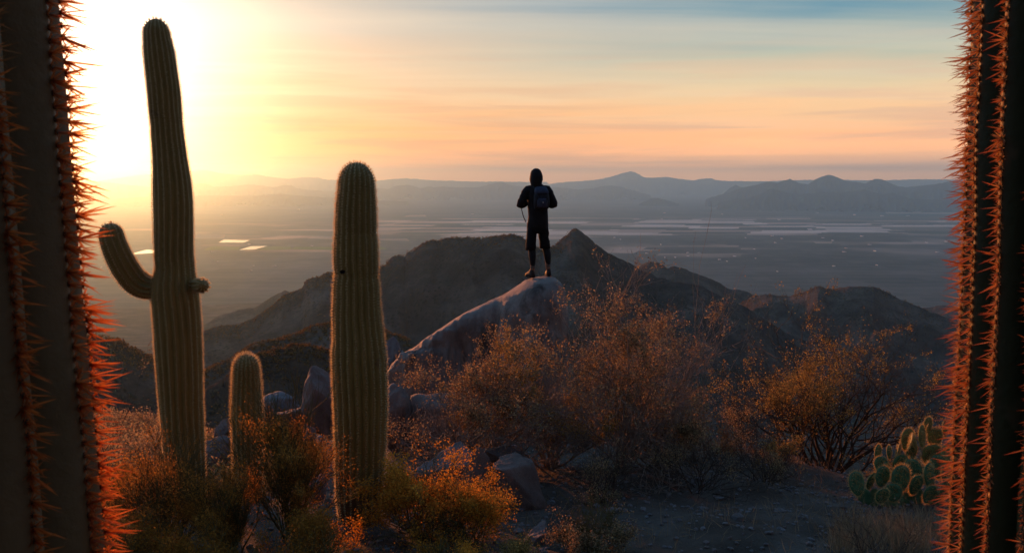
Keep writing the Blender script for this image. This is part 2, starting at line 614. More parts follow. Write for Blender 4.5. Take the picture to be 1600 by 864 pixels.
# materials of the land
def ground_mat():
    m, t, out = new_mat('desert_ground')
    b = t.add('ShaderNodeBsdfPrincipled')
    tcn = t.add('ShaderNodeTexCoord')
    v = tcn.outputs['Object']
    col = t.ramp(t.noise(v, 1.3, 7, 0.62), [(0.3, (0.055, 0.040, 0.030)), (0.5, (0.10, 0.078, 0.060)), (0.7, (0.15, 0.125, 0.105))])
    vo = t.add('ShaderNodeTexVoronoi')
    t.put(vo.inputs['Vector'], v)
    vo.inputs['Scale'].default_value = 22
    peb = t.rng(vo.outputs['Distance'], 0.25, 0.05)
    col = t.mix(t.math('MULTIPLY', peb, 0.5), col, (0.20, 0.18, 0.17, 1))
    t.put(b.inputs['Base Color'], col)
    b.inputs['Roughness'].default_value = 0.95
    b.inputs['Specular IOR Level'].default_value = 0.1
    bn = t.add('ShaderNodeBump')
    bn.inputs['Strength'].default_value = 1.0
    bn.inputs['Distance'].default_value = 0.05
    t.put(bn.inputs['Height'], t.math('ADD', t.noise(v, 5, 8, 0.75), t.math('MULTIPLY', peb, 0.35)))
    t.l.new(bn.outputs[0], b.inputs['Normal'])
    t.l.new(b.outputs[0], out.inputs[0])
    return m


def hill_mat():
    m, t, out = new_mat('scrub_hillside')
    b = t.add('ShaderNodeBsdfPrincipled')
    tcn = t.add('ShaderNodeTexCoord')
    v = tcn.outputs['Object']
    col = t.ramp(t.noise(v, 0.011, 8, 0.68), [(0.3, (0.045, 0.033, 0.025)), (0.5, (0.09, 0.067, 0.05)), (0.72, (0.19, 0.145, 0.11))])
    vo = t.add('ShaderNodeTexVoronoi')
    t.put(vo.inputs['Vector'], v)
    vo.inputs['Scale'].default_value = 0.16
    vo.inputs['Randomness'].default_value = 1.0
    sh = t.math('MULTIPLY', t.rng(vo.outputs['Distance'], 0.42, 0.2), t.rng(t.noise(v, 0.02, 4), 0.35, 0.6))
    col = t.mix(t.math('MULTIPLY', sh, 0.7), col, (0.028, 0.028, 0.014, 1))
    t.put(b.inputs['Base Color'], col)
    b.inputs['Roughness'].default_value = 1.0
    b.inputs['Specular IOR Level'].default_value = 0.0
    bn = t.add('ShaderNodeBump')
    bn.inputs['Strength'].default_value = 1.0
    bn.inputs['Distance'].default_value = 4.0
    t.put(bn.inputs['Height'], t.math('ADD', t.noise(v, 0.05, 8, 0.75), t.math('MULTIPLY', sh, 0.25)))
    t.l.new(bn.outputs[0], b.inputs['Normal'])
    t.l.new(b.outputs[0], out.inputs[0])
    return m


def valley_mat():
    m, t, out = new_mat('valley_plain')
    b = t.add('ShaderNodeBsdfPrincipled')
    tcn = t.add('ShaderNodeTexCoord')
    v = tcn.outputs['Object']
    s = t.add('ShaderNodeSeparateXYZ')
    t.put(s.inputs[0], v)
    scrub = t.ramp(t.noise(v, 0.0009, 9, 0.7), [(0.3, (0.06, 0.066, 0.05)), (0.5, (0.11, 0.11, 0.085)), (0.75, (0.20, 0.18, 0.15))])
    # farmland cells
    mp = t.add('ShaderNodeMapping')
    t.put(mp.inputs[0], v)
    mp.inputs['Rotation'].default_value = (0, 0, 0.12)
    mp.inputs['Scale'].default_value = (1 / 1000.0, 1 / 420.0, 1)
    vo = t.add('ShaderNodeTexVoronoi', distance='CHEBYCHEV')
    t.put(vo.inputs['Vector'], mp.outputs[0])
    vo.inputs['Scale'].default_value = 1.0
    vo.inputs['Randomness'].default_value = 0.55
    sc_ = t.add('ShaderNodeSeparateColor')
    t.put(sc_.inputs[0], vo.outputs['Color'])
    fields = t.ramp(sc_.outputs[0], [(0.0, (0.09, 0.085, 0.06)), (0.25, (0.20, 0.17, 0.12)), (0.42, (0.62, 0.47, 0.33)), (0.6, (0.80, 0.60, 0.42)), (0.8, (0.38, 0.30, 0.22)), (0.92, (0.10, 0.12, 0.06))], 'CONSTANT')
    big = t.noise(t.scale(v, (1, 1.6, 1)), 0.00012, 4, 0.6)
    yy = t.math('ADD', s.outputs[1], t.math('MULTIPLY', t.math('SUBTRACT', big, 0.5), 5000))
    band = t.math('MULTIPLY', t.rng(yy, 11200, 11900), t.rng(yy, 17500, 15500))
    band = t.math('MULTIPLY', band, t.rng(t.math('DIVIDE', s.outputs[0], s.outputs[1]), -0.2, -0.06))
    # smaller mixed farms to the left, nearer
    band2 = t.math('MULTIPLY', t.math('MULTIPLY', t.rng(yy, 8200, 9200), t.rng(yy, 15500, 12500)), 0.45)
    mask = t.math('MAXIMUM', band, t.math('MULTIPLY', band2, t.rng(t.noise(v, 0.0006, 3), 0.48, 0.6)))
    col = t.mix(t.math('MULTIPLY', mask, 0.9), scrub, fields)
    # faint road grid of the suburbs nearer by
    br = t.add('ShaderNodeTexBrick')
    t.put(br.inputs['Vector'], t.scale(v, (1 / 2400.0, 1 / 900.0, 1)))
    br.inputs['Scale'].default_value = 1.0
    br.inputs['Mortar Size'].default_value = 0.025
    br.inputs['Color1'].default_value = (0, 0, 0, 1)
    br.inputs['Color2'].default_value = (0, 0, 0, 1)
    br.inputs['Mortar'].default_value = (1, 1, 1, 1)
    col = t.mix(t.math('MULTIPLY', br.outputs[0], 0.22), col, (0.24, 0.21, 0.17, 1))
    t.put(b.inputs['Base Color'], col)
    # stubble and irrigated ground shine at this low angle, the scrub hardly does
    sepc = t.add('ShaderNodeSeparateColor')
    t.put(sepc.inputs[0], fields)
    wet = t.math('MULTIPLY', mask, t.rng(sepc.outputs[0], 0.3, 0.6))
    t.put(b.inputs['Roughness'], t.rng(wet, 0, 1, 1.0, 0.62))
    t.put(b.inputs['Specular IOR Level'], t.rng(wet, 0, 1, 0.0, 0.3))
    t.l.new(b.outputs[0], out.inputs[0])
    return m


front = np.linspace(-0.68, 0.68, 900)
side = np.concatenate([np.linspace(-PI, -0.69, 60), front, np.linspace(0.69, PI, 60)])
front2 = np.linspace(-0.75, 0.75, 520)
gaz = np.concatenate([np.linspace(-PI, -0.76, 80), front2, np.linspace(0.76, PI, 80)])
polar_mesh('ground', gaz, np.concatenate([[0.02], np.geomspace(0.5, 62, 230)]), H, ground_mat())
polar_mesh('hills', side, np.concatenate([np.geomspace(60, 900, 190), np.geomspace(905, 6800, 230)]), H, hill_mat(), -0.02)

# valley floor: sheet to the horizon
VZ = -700.0
me = np_mesh('valley_plain', [(-49500, -49500, VZ), (49500, -49500, VZ), (49500, 49500, VZ), (-49500, 49500, VZ)], [(0, 1, 2, 3)])
tag(link('valley_plain', me, valley_mat()), kind='structure')


# far mountain ranges
def mountain(name, D, width, sil, mat, base=VZ):
    ta, te = crest_tab(sil)
    aa = np.linspace(ta[0], ta[-1], max(60, int((ta[-1] - ta[0]) * 900)))
    rs = np.linspace(-1, 1, 33)
    A, Rr = np.meshgrid(aa, rs)
    jit = 0.35 * vnoise(A * 26, A * 0 + D * 0.01)
    R = D + width * (Rr + jit)
    top = np.interp(A, ta, te) * (D + width * jit)
    prof = np.clip(1 - np.abs(Rr) * (1 + 0.35 * fbm(A * 90, Rr * 2 + D, 3)), 0, 1)
    endf = np.clip(np.minimum(A - ta[0], ta[-1] - A) / 0.0025, 0, 1)
    Z = base - 30 + (top - base + 30) * prof * np.where(endf < 1, endf, 1)
    Z = Z + (1 - prof) * prof * 0.5 * (top - base) * fbm(A * 200, Rr * 5 + 3, 3)
    Z = Z + 0.0003 * D * fbm(A * 420, Rr * 8, 3) * (np.abs(Rr) < 0.9) * endf
    X = R * np.sin(A)
    Y = R * np.cos(A)
    V = np.stack([X, Y, Z], -1).reshape(-1, 3)
    I = np.arange(V.shape[0]).reshape(len(rs), len(aa))
    F = np.stack([I[:-1, :-1], I[1:, :-1], I[1:, 1:], I[:-1, 1:]], -1).reshape(-1, 4)
    tag(link(name, np_mesh(name, V, F, True), mat), kind='structure')


M_MTN = pmat('mountain_rock', (0.05, 0.045, 0.042), (0.03, 0.028, 0.027), 0.0008, 1.0, spec=0.0)
mountain('mountains', 47000, 1800, [(840, 290), (880, 285), (934, 281), (952, 277), (972, 271), (985, 268), (993, 269.5), (1005, 276.5), (1018, 278), (1043, 276.5),
                                    (1061, 280), (1084, 282), (1097, 279), (1110, 279), (1122, 282), (1140, 283), (1196, 283.5), (1260, 281), (1380, 282), (1410, 281), (1440, 280), (1480, 281), (1560, 280), (1700, 282), (2000, 276), (2300, 281), (2600, 292)], M_MTN)
mountain('mountains', 26500, 1800, [(1100, 312), (1140, 300), (1160, 293), (1182, 289), (1201, 284), (1215, 286), (1234, 279.5), (1248, 286), (1263, 288), (1275, 279.5), (1295, 273), (1308, 277), (1325, 284),
                                    (1336, 284), (1352, 287), (1366, 280), (1377, 280), (1388, 285), (1402, 291), (1416, 293), (1440, 290), (1462, 288), (1479, 285), (1498, 282), (1560, 286), (1660, 292)], M_MTN)
mountain('mountains', 23000, 1000, [(1120, 316), (1140, 313), (1168, 310), (1187, 304), (1201, 296), (1209, 295), (1226, 300), (1242, 303), (1270, 302), (1292, 300), (1325, 300), (1352, 296),
                                    (1369, 302), (1380, 304), (1394, 301), (1407, 306), (1421, 310), (1462, 312), (1490, 315), (1560, 318)], M_MTN)
mountain('mountains', 34000, 1500, [(850, 300), (900, 296), (930, 294), (942, 291), (954, 290), (970, 292), (982, 296), (1005, 302), (1020, 306)], M_MTN)
mountain('mountains', 29000, 700, [(1108, 312), (1128, 305), (1140, 294), (1150, 289), (1162, 295), (1175, 304), (1190, 310)], M_MTN)
mountain('mountains', 26000, 500, [(996, 320), (1006, 315), (1018, 310), (1028, 309.5), (1038, 312), (1052, 316), (1064, 320)], M_MTN)
mountain('mountains', 46500, 1600, [(-900, 292), (-600, 280), (-300, 274), (-80, 280), (40, 275), (120, 282), (150, 284), (200, 276), (240, 272), (290, 268), (320, 266), (345, 271), (375, 274), (400, 272), (415, 276), (450, 279.5),
                                    (475, 277), (500, 278), (510, 281), (585, 283), (625, 279), (640, 279), (665, 281), (682, 282), (712, 283), (750, 284), (800, 284), (860, 285)], M_MTN)
mountain('mountains', 34500, 1700, [(-80, 290), (60, 284), (150, 283), (200, 289), (240, 294), (270, 292), (300, 287), (320, 287), (335, 292), (360, 291), (390, 288), (400, 289), (415, 291), (427, 293),
                                    (445, 289), (455, 289.5), (462, 294), (482, 297), (525, 299), (587, 293), (607, 296), (620, 290), (640, 289), (657, 294.5), (670, 291),
                                    (680, 293), (692, 291.5), (710, 293), (745, 293), (762, 289.5), (782, 284.5), (792, 287), (800, 289.5), (825, 293), (860, 292), (900, 296), (960, 302)], M_MTN)
mountain('mountains', 27000, 1200, [(100, 318), (200, 309), (300, 306), (400, 306), (440, 303), (480, 307), (560, 312), (640, 315)], M_MTN)

# ponds and pale fields seen on the plain
M_WATER = bpy.data.materials.new('pond_water')
M_WATER.use_nodes = True
_b = M_WATER.node_tree.nodes['Principled BSDF']
_b.inputs['Base Color'].default_value = (0.04, 0.05, 0.05, 1)
_b.inputs['Roughness'].default_value = 0.08
_b.inputs['IOR'].default_value = 1.33


def on_plain(px, py):
    r = ray(px, py)
    return r * (VZ / r.z)


def sheet(name, pxs, mat, dz, kind='structure'):
    V = [on_plain(*p) for p in pxs]
    V = [(v.x, v.y, VZ + dz) for v in V]
    me = bpy.data.meshes.new(name)
    me.from_pydata(V, [], [tuple(range(len(V)))])
    me.update()
    o = link(name, me, mat)
    return tag(o, kind=kind)


sheet('pond', [(341, 379.5), (380, 379.8), (391, 376), (350, 375)], M_WATER, 4)
sheet('pond', [(203, 398), (243, 396), (262, 391.5), (228, 391)], M_WATER, 4)
sheet('pond', [(374, 391), (398, 390.5), (418, 385), (392, 385.5)], M_WATER, 4)
M_FG = pmat('field_green', (0.16, 0.22, 0.05), (0.22, 0.25, 0.07), 0.002, 1.0, spec=0)
M_FT = pmat('field_straw', (0.45, 0.36, 0.24), (0.3, 0.24, 0.17), 0.002, 1.0, spec=0)
for q in ([(318, 391), (372, 391), (376, 386), (330, 385)], [(400, 391.5), (455, 390), (455, 386), (420, 385)],
          [(456, 390), (521, 391), (521, 386), (460, 386)], [(590, 390), (606, 390), (598, 386), (586, 386)]):
    sheet('field', q, M_FG, 2)
for q in ([(300, 373), (350, 373), (352, 367), (306, 366)], [(480, 373), (520, 374), (520, 370), (488, 370)], [(594, 376), (640, 377), (636, 373), (594, 373)],
          [(1275, 381), (1300, 381), (1300, 378), (1270, 378)], [(1385, 334), (1500, 335), (1500, 330), (1382, 331)], [(630, 339), (667, 339), (664, 336), (640, 336)]):
    sheet('field', q, M_FT, 2)

# scattered far-off buildings, a pixel or two each
M_PALE = pmat('far_roof', (0.75, 0.72, 0.66), (0.6, 0.55, 0.5), 0.01)
bv_, bf_ = [], []
for i in range(80):
    px = random.choice((random.uniform(960, 1480), random.uniform(960, 1480), random.uniform(620, 960), random.uniform(150, 520)))
    py = random.uniform(368, 425) if px > 600 else random.uniform(365, 425)
    if random.random() < 0.15: py = random.uniform(325, 345)
    c = on_plain(px, py)
    sx = random.uniform(3, 13) * (c.y / 9000)
    sy = random.uniform(14, 30) * (c.y / 9000)
    hz = random.uniform(4, 9) * (c.y / 9000)
    k = len(bv_)
    for dx, dy, dz in ((-1, -1, 0), (1, -1, 0), (1, 1, 0), (-1, 1, 0), (-1, -1, 1), (1, -1, 1), (1, 1, 1), (-1, 1, 1)):
        bv_.append((c.x + dx * sx, c.y + dy * sy, VZ + dz * hz))
    for f in ((0, 1, 5, 4), (1, 2, 6, 5), (2, 3, 7, 6), (3, 0, 4, 7), (4, 5, 6, 7)):
        bf_.append(tuple(k + j for j in f))
tag(link('distant_buildings', np_mesh('distant_buildings', bv_, bf_), M_PALE), 'tiny pale far-off buildings dotted over the hazy valley plain', 'buildings', kind='stuff')


# ------------------------------------------------------------------ scatter: quads and blades
def rand_dirs(n, zlo=-1.0):
    z = RNG.uniform(zlo, 1, n)
    q = RNG.uniform(0, 2 * PI, n)
    s = np.sqrt(1 - z * z)
    return np.stack([s * np.cos(q), s * np.sin(q), z], -1)


def leaf_quads(Pn, size, aspect=0.5, dirs=None):
    """one pointed leaf (4 corners) for each position"""
    n = len(Pn)
    a = rand_dirs(n) if dirs is None else dirs
    b = np.cross(a, rand_dirs(n))
    b /= np.linalg.norm(b, axis=1)[:, None] + 1e-9
    size = np.asarray(size).reshape(-1, 1) * np.ones((n, 1))
    V = np.empty((n, 4, 3))
    nrm = np.cross(a, b)
    V[:, 0] = Pn
    V[:, 1] = Pn + a * size * 0.5 + b * size * aspect * 0.5 + nrm * size * 0.08
    V[:, 2] = Pn + a * size
    V[:, 3] = Pn + a * size * 0.5 - b * size * aspect * 0.5 + nrm * size * 0.08
    F = np.arange(n * 4).reshape(n, 4)
    return V.reshape(-1, 3), F


def blades(Pn, dirs, length, width, bend=0.3):
    """thin bent blades: 5 verts, 2 faces -> triangles"""
    n = len(Pn)
    side = np.cross(dirs, rand_dirs(n))
    side /= np.linalg.norm(side, axis=1)[:, None] + 1e-9
    L = np.asarray(length).reshape(-1, 1) * np.ones((n, 1))
    W = np.asarray(width).reshape(-1, 1) * np.ones((n, 1))
    off = np.cross(dirs, side) * bend * L * RNG.uniform(-1, 1, (n, 1))
    V = np.empty((n, 5, 3))
    V[:, 0] = Pn - side * W
    V[:, 1] = Pn + side * W
    V[:, 2] = Pn + dirs * L * 0.55 + off * 0.3 + side * W * 0.8
    V[:, 3] = Pn + dirs * L * 0.55 + off * 0.3 - side * W * 0.8
    V[:, 4] = Pn + dirs * L + off
    base = np.arange(n)[:, None] * 5
    T = np.concatenate([base + np.array([[0, 1, 2]]), base + np.array([[0, 2, 3]]), base + np.array([[3, 2, 4]])])
    return V.reshape(-1, 3), T


def join(parts):
    V, F = [], []
    k = 0
    for v, f in parts:
        V.append(v)
        F.append(np.asarray(f) + k)
        k += len(v)
    return np.concatenate(V), np.concatenate(F)


# scrub on the hillsides, far enough to read as texture
M_SCRUB = leafmat('hillside_scrub', [(0.09, 0.065, 0.03), (0.20, 0.13, 0.05), (0.28, 0.16, 0.06), (0.05, 0.045, 0.02)], 0.35)
N = 26000
aa = RNG.uniform(-0.62, 0.62, N)
rr = np.exp(RNG.uniform(math.log(75), math.log(1750), N))
X = rr * np.sin(aa)
Y = rr * np.cos(aa)
keep = (fbm(X / 60, Y / 60, 3) > -0.35)
X, Y, rr = X[keep], Y[keep], rr[keep]
Z = H(X, Y)
sz = RNG.uniform(0.5, 1.5, len(X)) * np.clip(rr / 600, 0.6, 1.2)
k = 11
C = np.repeat(np.stack([X, Y, Z], -1), k, 0)
S = np.repeat(sz, k)
off = rand_dirs(len(C), 0.0) * RNG.uniform(0.3, 1, (len(C), 1)) * S[:, None]
v, f = leaf_quads(C + off * np.array([1.2, 1.2, 0.8]), S * 0.75, 0.8)
tag(link('hillside_scrub', np_mesh('hillside_scrub', v, f), M_SCRUB), 'low desert scrub dotted over the shaded hillsides', 'scrub', kind='stuff')
# taller shrubs right on the crests, where the low sun catches them
CX, CY = [], []
for ri, px0, px1, cnt_ in ((5, 110, 260, 700), (6, 300, 640, 1700), (7, 360, 560, 900), (0, 314, 900, 2600), (1, 1160, 1480, 700)):
    D_ = RIDGES[ri][0]
    a_ = np.arctan((RNG.uniform(px0, px1, cnt_) - 800) / FPX)
    dd_ = D_ * (1 + 0.05 * vnoise(a_ * 9 + ri * 3.1, a_ * 0 + ri * 1.7)) + RNG.normal(0, 0.022 * D_, cnt_)
    CX.append(dd_ * np.sin(a_))
    CY.append(dd_ * np.cos(a_))
CX, CY = np.concatenate(CX), np.concatenate(CY)
CR = np.hypot(CX, CY)
C = np.repeat(np.stack([CX, CY, H(CX, CY)], -1), 12, 0)
S = np.repeat(RNG.uniform(0.7, 1.9, len(CX)) * np.clip(CR / 700, 0.7, 1.3), 12)
off = rand_dirs(len(C), -0.1) * RNG.uniform(0.3, 1, (len(C), 1)) * S[:, None]
v, f = leaf_quads(C + off, S * 0.7, 0.8)
tag(link('crest_scrub', np_mesh('crest_scrub', v, f), M_SCRUB), 'shrubs along the sunlit crests of the nearer ridges', 'scrub', kind='stuff')
# tiny far saguaros on the ridges
mb = MB()
for i in range(170):
    if i < 40:
        a_, r_ = math.atan((random.uniform(118, 215) - 800) / FPX), random.uniform(640, 740)
    elif i < 110:
        a_, r_ = math.atan((random.uniform(320, 640) - 800) / FPX), random.uniform(380, 660)
    else:
        a_, r_ = random.uniform(-0.4, 0.05), random.uniform(900, 1480)
    x, y = r_ * math.sin(a_), r_ * math.cos(a_)
    z = float(H(np.array([x]), np.array([y]))[0])
    h = random.uniform(2.5, 6.0)
    rad = random.uniform(0.22, 0.4)
    mb.tube([Vector((x, y, z - 1)), Vector((x, y, z + h * 0.8)), Vector((x, y, z + h))], [rad, rad, rad * 0.5], 5)
    if random.random() < 0.4:
        s_ = random.choice((-1, 1))
        mb.tube([Vector((x, y, z + h * 0.4)), Vector((x + s_ * 1.0, y, z + h * 0.45)), Vector((x + s_ * 1.1, y, z + h * 0.75))], [rad * .6] * 3, 4)
tag(link('hillside_saguaros', mb.mesh('hillside_saguaros'), M_SAG), 'tiny distant saguaros standing along the shaded ridge crests', 'cacti', kind='stuff')


def gz(x, y):
    return float(H(np.array([x], float), np.array([y], float))[0])


def gpt(px, d, dz=0.0):
    """ground point under image column px at distance d"""
    p = P(px, 432, d)
    # column leans slightly; solve x for ground height
    for _ in range(4):
        z = gz(p.x, p.y)
        py = 432 - FPX * math.tan(math.atan2(z, d) + PITCH)
        p = P(px, py, d)
    return Vector((p.x, d, gz(p.x, d) + dz))


# ------------------------------------------------------------------ saguaros
def smooth_path(pts, rad, step):
    """Catmull-Rom resample of centre line and radii"""
    P3 = [np.array(p, float) for p in pts]
    out, rr_ = [], []
    n = len(P3)
    for i in range(n - 1):
        p0, p1, p2, p3 = P3[max(i - 1, 0)], P3[i], P3[i + 1], P3[min(i + 2, n - 1)]
        r0, r1, r2, r3 = rad[max(i - 1, 0)], rad[i], rad[i + 1], rad[min(i + 2, n - 1)]
        m = max(1, int(np.linalg.norm(p2 - p1) / step))
        for j in range(m):
            t = j / m
            c = [0.5 * (-t + 2 * t * t - t ** 3), 0.5 * (2 - 5 * t * t + 3 * t ** 3), 0.5 * (t + 4 * t * t - 3 * t ** 3), 0.5 * (-t * t + t ** 3)]
            out.append(c[0] * p0 + c[1] * p1 + c[2] * p2 + c[3] * p3)
            rr_.append(c[0] * r0 + c[1] * r1 + c[2] * r2 + c[3] * r3)
    out.append(P3[-1])
    rr_.append(rad[-1])
    return np.array(out), np.array(rr_)


def limb(pts, rad, nribs, dep=0.13, cap=1.3, step=0.02, seed=0, per=8, areole=0.022, twist=0.0, wob=0.02, bottomcap=False, phase=0.0):
    """ribbed column: returns mesh arrays, crest tint and areole sites"""
    c, r = smooth_path(pts, rad, step)
    n = len(c)
    seg = np.linalg.norm(np.diff(c, axis=0), axis=1)
    s = np.concatenate([[0], np.cumsum(seg)])
    L = s[-1]
    capL = r[-1] * cap
    u = np.clip((s - (L - capL)) / capL, 0, 1)
    capf = np.sqrt(np.clip(1 - u ** 2.2, 0, 1))
    if bottomcap:
        u2 = np.clip(1 - s / (r[0] * 0.9), 0, 1)
        capf = capf * np.sqrt(np.clip(1 - u2 ** 2, 0.05, 1))
    # finer rings in the cap
    if n > 3:
        th_ = np.arccos(np.linspace(1, 0, 16)) / (PI / 2)
        sc = L - capL + capL * np.sin(np.linspace(0, PI / 2, 18))
        s2 = np.unique(np.concatenate([s[s < L - capL], sc]))
        c = np.stack([np.interp(s2, s, c[:, i]) for i in range(3)], -1)
        r = np.interp(s2, s, r)
        s = s2
        u = np.clip((s - (L - capL)) / capL, 0, 1)
        capf = np.sqrt(np.clip(1 - u ** 2.2, 0, 1))
        if bottomcap:
            u2 = np.clip(1 - s / (r[0] * 0.9), 0, 1)
            capf = capf * np.sqrt(np.clip(1 - u2 ** 2, 0.05, 1))
        n = len(s)
    T = np.gradient(c, axis=0)
    T /= np.linalg.norm(T, axis=1)[:, None]
    x = np.cross(T[0], [0, 1, 0])
    if np.linalg.norm(x) < 0.1: x = np.cross(T[0], [1, 0, 0])
    x /= np.linalg.norm(x)
    XX = []
    for i in range(n):
        x = x - T[i] * np.dot(x, T[i])
        x /= np.linalg.norm(x)
        XX.append(x.copy())
    XX = np.array(XX)
    YY = np.cross(T, XX)
    m = nribs * per
    th = np.arange(m) / m * 2 * PI
    ph = vnoise(s * 1.3 + seed * 7.7, s * 0 + 0.5) * 0.06 + twist * s + phase
    TH, S_ = np.meshgrid(th, s)
    rib = np.abs(np.sin(nribs * TH / 2))
    ribm = rib ** 0.8
    wobn = vnoise(TH * 1.5 + 3 * seed, S_ * 2.2 + seed) * wob + vnoise(TH * 4 + 9 * seed, S_ * 9) * wob * 0.5
    rr_ = (r * capf)[:, None] * (1 - dep * (1 - ribm)) * (1 + wobn * capf[:, None])
    ang_ = TH + ph[:, None] + 0.02 * vnoise(TH * 2 + seed, S_ * 5)
    V = c[:, None, :] + rr_[:, :, None] * (np.cos(ang_)[:, :, None] * XX[:, None, :] + np.sin(ang_)[:, :, None] * YY[:, None, :])
    V = V.reshape(-1, 3)
    I = np.arange(n * m).reshape(n, m)
    J = np.roll(I, -1, 1)
    F = np.stack([I[:-1], J[:-1], J[1:], I[1:]], -1).reshape(-1, 4)
    tint = rib.ravel()
    # areoles on crests
    sites, nor, tan = [], [], []
    crest = [per // 2 + per * k for k in range(nribs)]
    ns = max(2, int(L / areole))
    for ki, kx in enumerate(crest):
        jit = random.random()
        ss = (np.arange(ns) + jit) / ns * L
        idx = np.clip(np.searchsorted(s, ss), 1, n - 1)
        t = (ss - s[idx - 1]) / np.maximum(s[idx] - s[idx - 1], 1e-9)
        Va = V[(idx - 1) * m + kx]
        Vb = V[idx * m + kx]
        p = Va * (1 - t)[:, None] + Vb * t[:, None]
        cc = c[idx]
        nn = p - cc
        # tilt the normal up in the cap
        uu = u[idx]
        nn = nn / (np.linalg.norm(nn, axis=1)[:, None] + 1e-6) * (1 - uu * 0.75)[:, None] + T[idx] * (uu ** 2)[:, None]
        nn /= np.linalg.norm(nn, axis=1)[:, None]
        sites.append(p)
        nor.append(nn)
        tan.append(T[idx])
    return V, F, tint, np.concatenate(sites), np.concatenate(nor), np.concatenate(tan)


def spine_tris(sites, nor, tan, per, length, width, spread=1.1, droop=0.0):
    n = len(sites)
    Pn = np.repeat(sites, per, 0)
    Nn = np.repeat(nor, per, 0)
    Tn = np.repeat(tan, per, 0)
    Bn = np.cross(Nn, Tn)
    q = RNG.uniform(0, 2 * PI, len(Pn))[:, None]
    sp = RNG.uniform(0.15, spread, len(Pn))[:, None]
    d = Nn + sp * (np.cos(q) * Tn + np.sin(q) * Bn) - droop * Tn
    d /= np.linalg.norm(d, axis=1)[:, None]
    L = (length * RNG.uniform(0.5, 1.15, len(Pn)) ** 1.2)[:, None]
    a = np.cross(d, rand_dirs(len(Pn)))
    a /= np.linalg.norm(a, axis=1)[:, None]
    b = np.cross(d, a)
    V = np.empty((len(Pn), 5, 3))
    for j, (ca, cb) in enumerate(((1, 0), (-1, 0), (0, 1), (0, -1))):
        V[:, j] = Pn + width * (ca * a + cb * b)
    V[:, 4] = Pn + d * L
    base = np.arange(len(Pn))[:, None] * 5
    F = np.concatenate([base + np.array([[0, 1, 4]]), base + np.array([[2, 3, 4]])])
    tint = np.tile([0, 0, 0, 0, 1.0], len(Pn))
    return V.reshape(-1, 3), F, tint


def px_column(tab, d, dd=0.0):
    """rows (y, xl, xr) of the photograph -> centre line and radii at distance d, from the foot up"""
    pts, rad = [], []
    for i, (y, xl, xr) in enumerate(tab):
        dist = d
        p = P((xl + xr) / 2, y, dist)
        pts.append(tuple(p))
        rad.append((xr - xl) / 2 / FPX * dist)
    return pts, rad


def saguaro(name, label, tab, d, nribs, seed, mat=M_SAG, arms=(), spine_len=0.030, group=None, dep=0.125, per_areole=11, extra=None):
    pts, rad = px_column(tab, d)
    base = Vector(pts[0])
    gbase = gz(base.x, base.y)
    pts = [(pts[0][0], pts[0][1], gbase - 0.15)] + [p for p in pts if p[2] > gbase + 0.05]
    rad = [rad[0]] * (len(pts) - len(rad) + 0) + list(rad) if len(pts) > len(rad) else list(rad[:1]) + list(rad[-(len(pts) - 1):])
    root = empty(name, (base.x, base.y, gbase), label, 'cactus', group)
    o = np.array([base.x, base.y, gbase])
    V, F, tint, s_, n_, t_ = limb(pts, rad, nribs, dep, seed=seed)
    st = link('stem', np_mesh('stem', V - o, F, True, tint), mat, root)
    SV, SF, ST = spine_tris(s_, n_, t_, per_areole, spine_len, 0.0016)
    sp = link('spines', np_mesh('spines', SV - o, SF, False, ST), M_SPF, st)
    tag(sp, kind='stuff')
    for i, (ap, ar, nr) in enumerate(arms):
        V, F, tint, s_, n_, t_ = limb(ap, ar, nr, dep, seed=seed + 5 + i, cap=1.1, bottomcap=True)
        am = link('arm', np_mesh('arm', V - o, F, True, tint), mat, root)
        SV, SF, ST = spine_tris(s_, n_, t_, per_areole, spine_len, 0.0016)
        tag(link('spines', np_mesh('spines', SV - o, SF, False, ST), M_SPF, am), kind='stuff')
    return root, o


# tall saguaro with the left arm and the round bud
D1 = 8.8
tab1 = [(842, 262, 322), (800, 261, 321), (700, 256, 319), (640, 251, 317), (560, 245, 315), (500, 241.5, 312), (462, 239, 309), (440, 240, 306), (420, 244, 303), (400, 243, 301), (360, 242, 300),
        (300, 241, 298), (250, 240, 291), (210, 238, 285), (190, 237, 283), (180, 235.5, 282), (150, 233, 280), (120, 230, 276), (80, 226, 270), (60, 225.5, 265), (30, 226, 261)]


def apt(px, py, d): return tuple(P(px, py, d))


armL = ([apt(256, 448, D1), apt(236, 450, D1 + .02), apt(216, 443, D1), apt(199, 424, D1 - .05), apt(185, 399, D1 - .1), apt(176, 376, D1 - .12), apt(170, 349, D1 - .12)],
        [x / FPX * D1 for x in (15, 18, 20, 20.5, 20, 18.5, 17)], 13)
armR = ([apt(303, 446, D1 - 0.05), apt(313, 446, D1 - 0.17), apt(318, 446, D1 - 0.30)], [x / FPX * D1 for x in (8, 9.5, 10)], 11)
saguaro('saguaro', 'tallest saguaro, reaching high into the glowing sky, with one raised arm and a round bud', tab1, D1, 19, 1,
        arms=(armL, armR), group='saguaros standing on the slope')
# middle saguaro with ring scars
D2 = 7.6
tab2 = [(858, 536, 594), (820, 532, 596), (780, 526, 599), (700, 523, 603), (640, 521, 605), (560, 518, 603), (530, 520, 600), (490, 520, 595), (470, 521, 594), (440, 522, 592), (431, 524.5, 590.5), (420, 523, 591), (400, 522, 590.5),
        (368, 523.5, 588), (363, 525, 587), (355, 524, 588), (320, 526, 587), (290, 529, 585), (254, 530, 583)]
midsag, _o = saguaro('saguaro', 'thick armless saguaro with a round ribbed top, in the middle foreground', tab2, D2, 21, 2, group='saguaros standing on the slope')
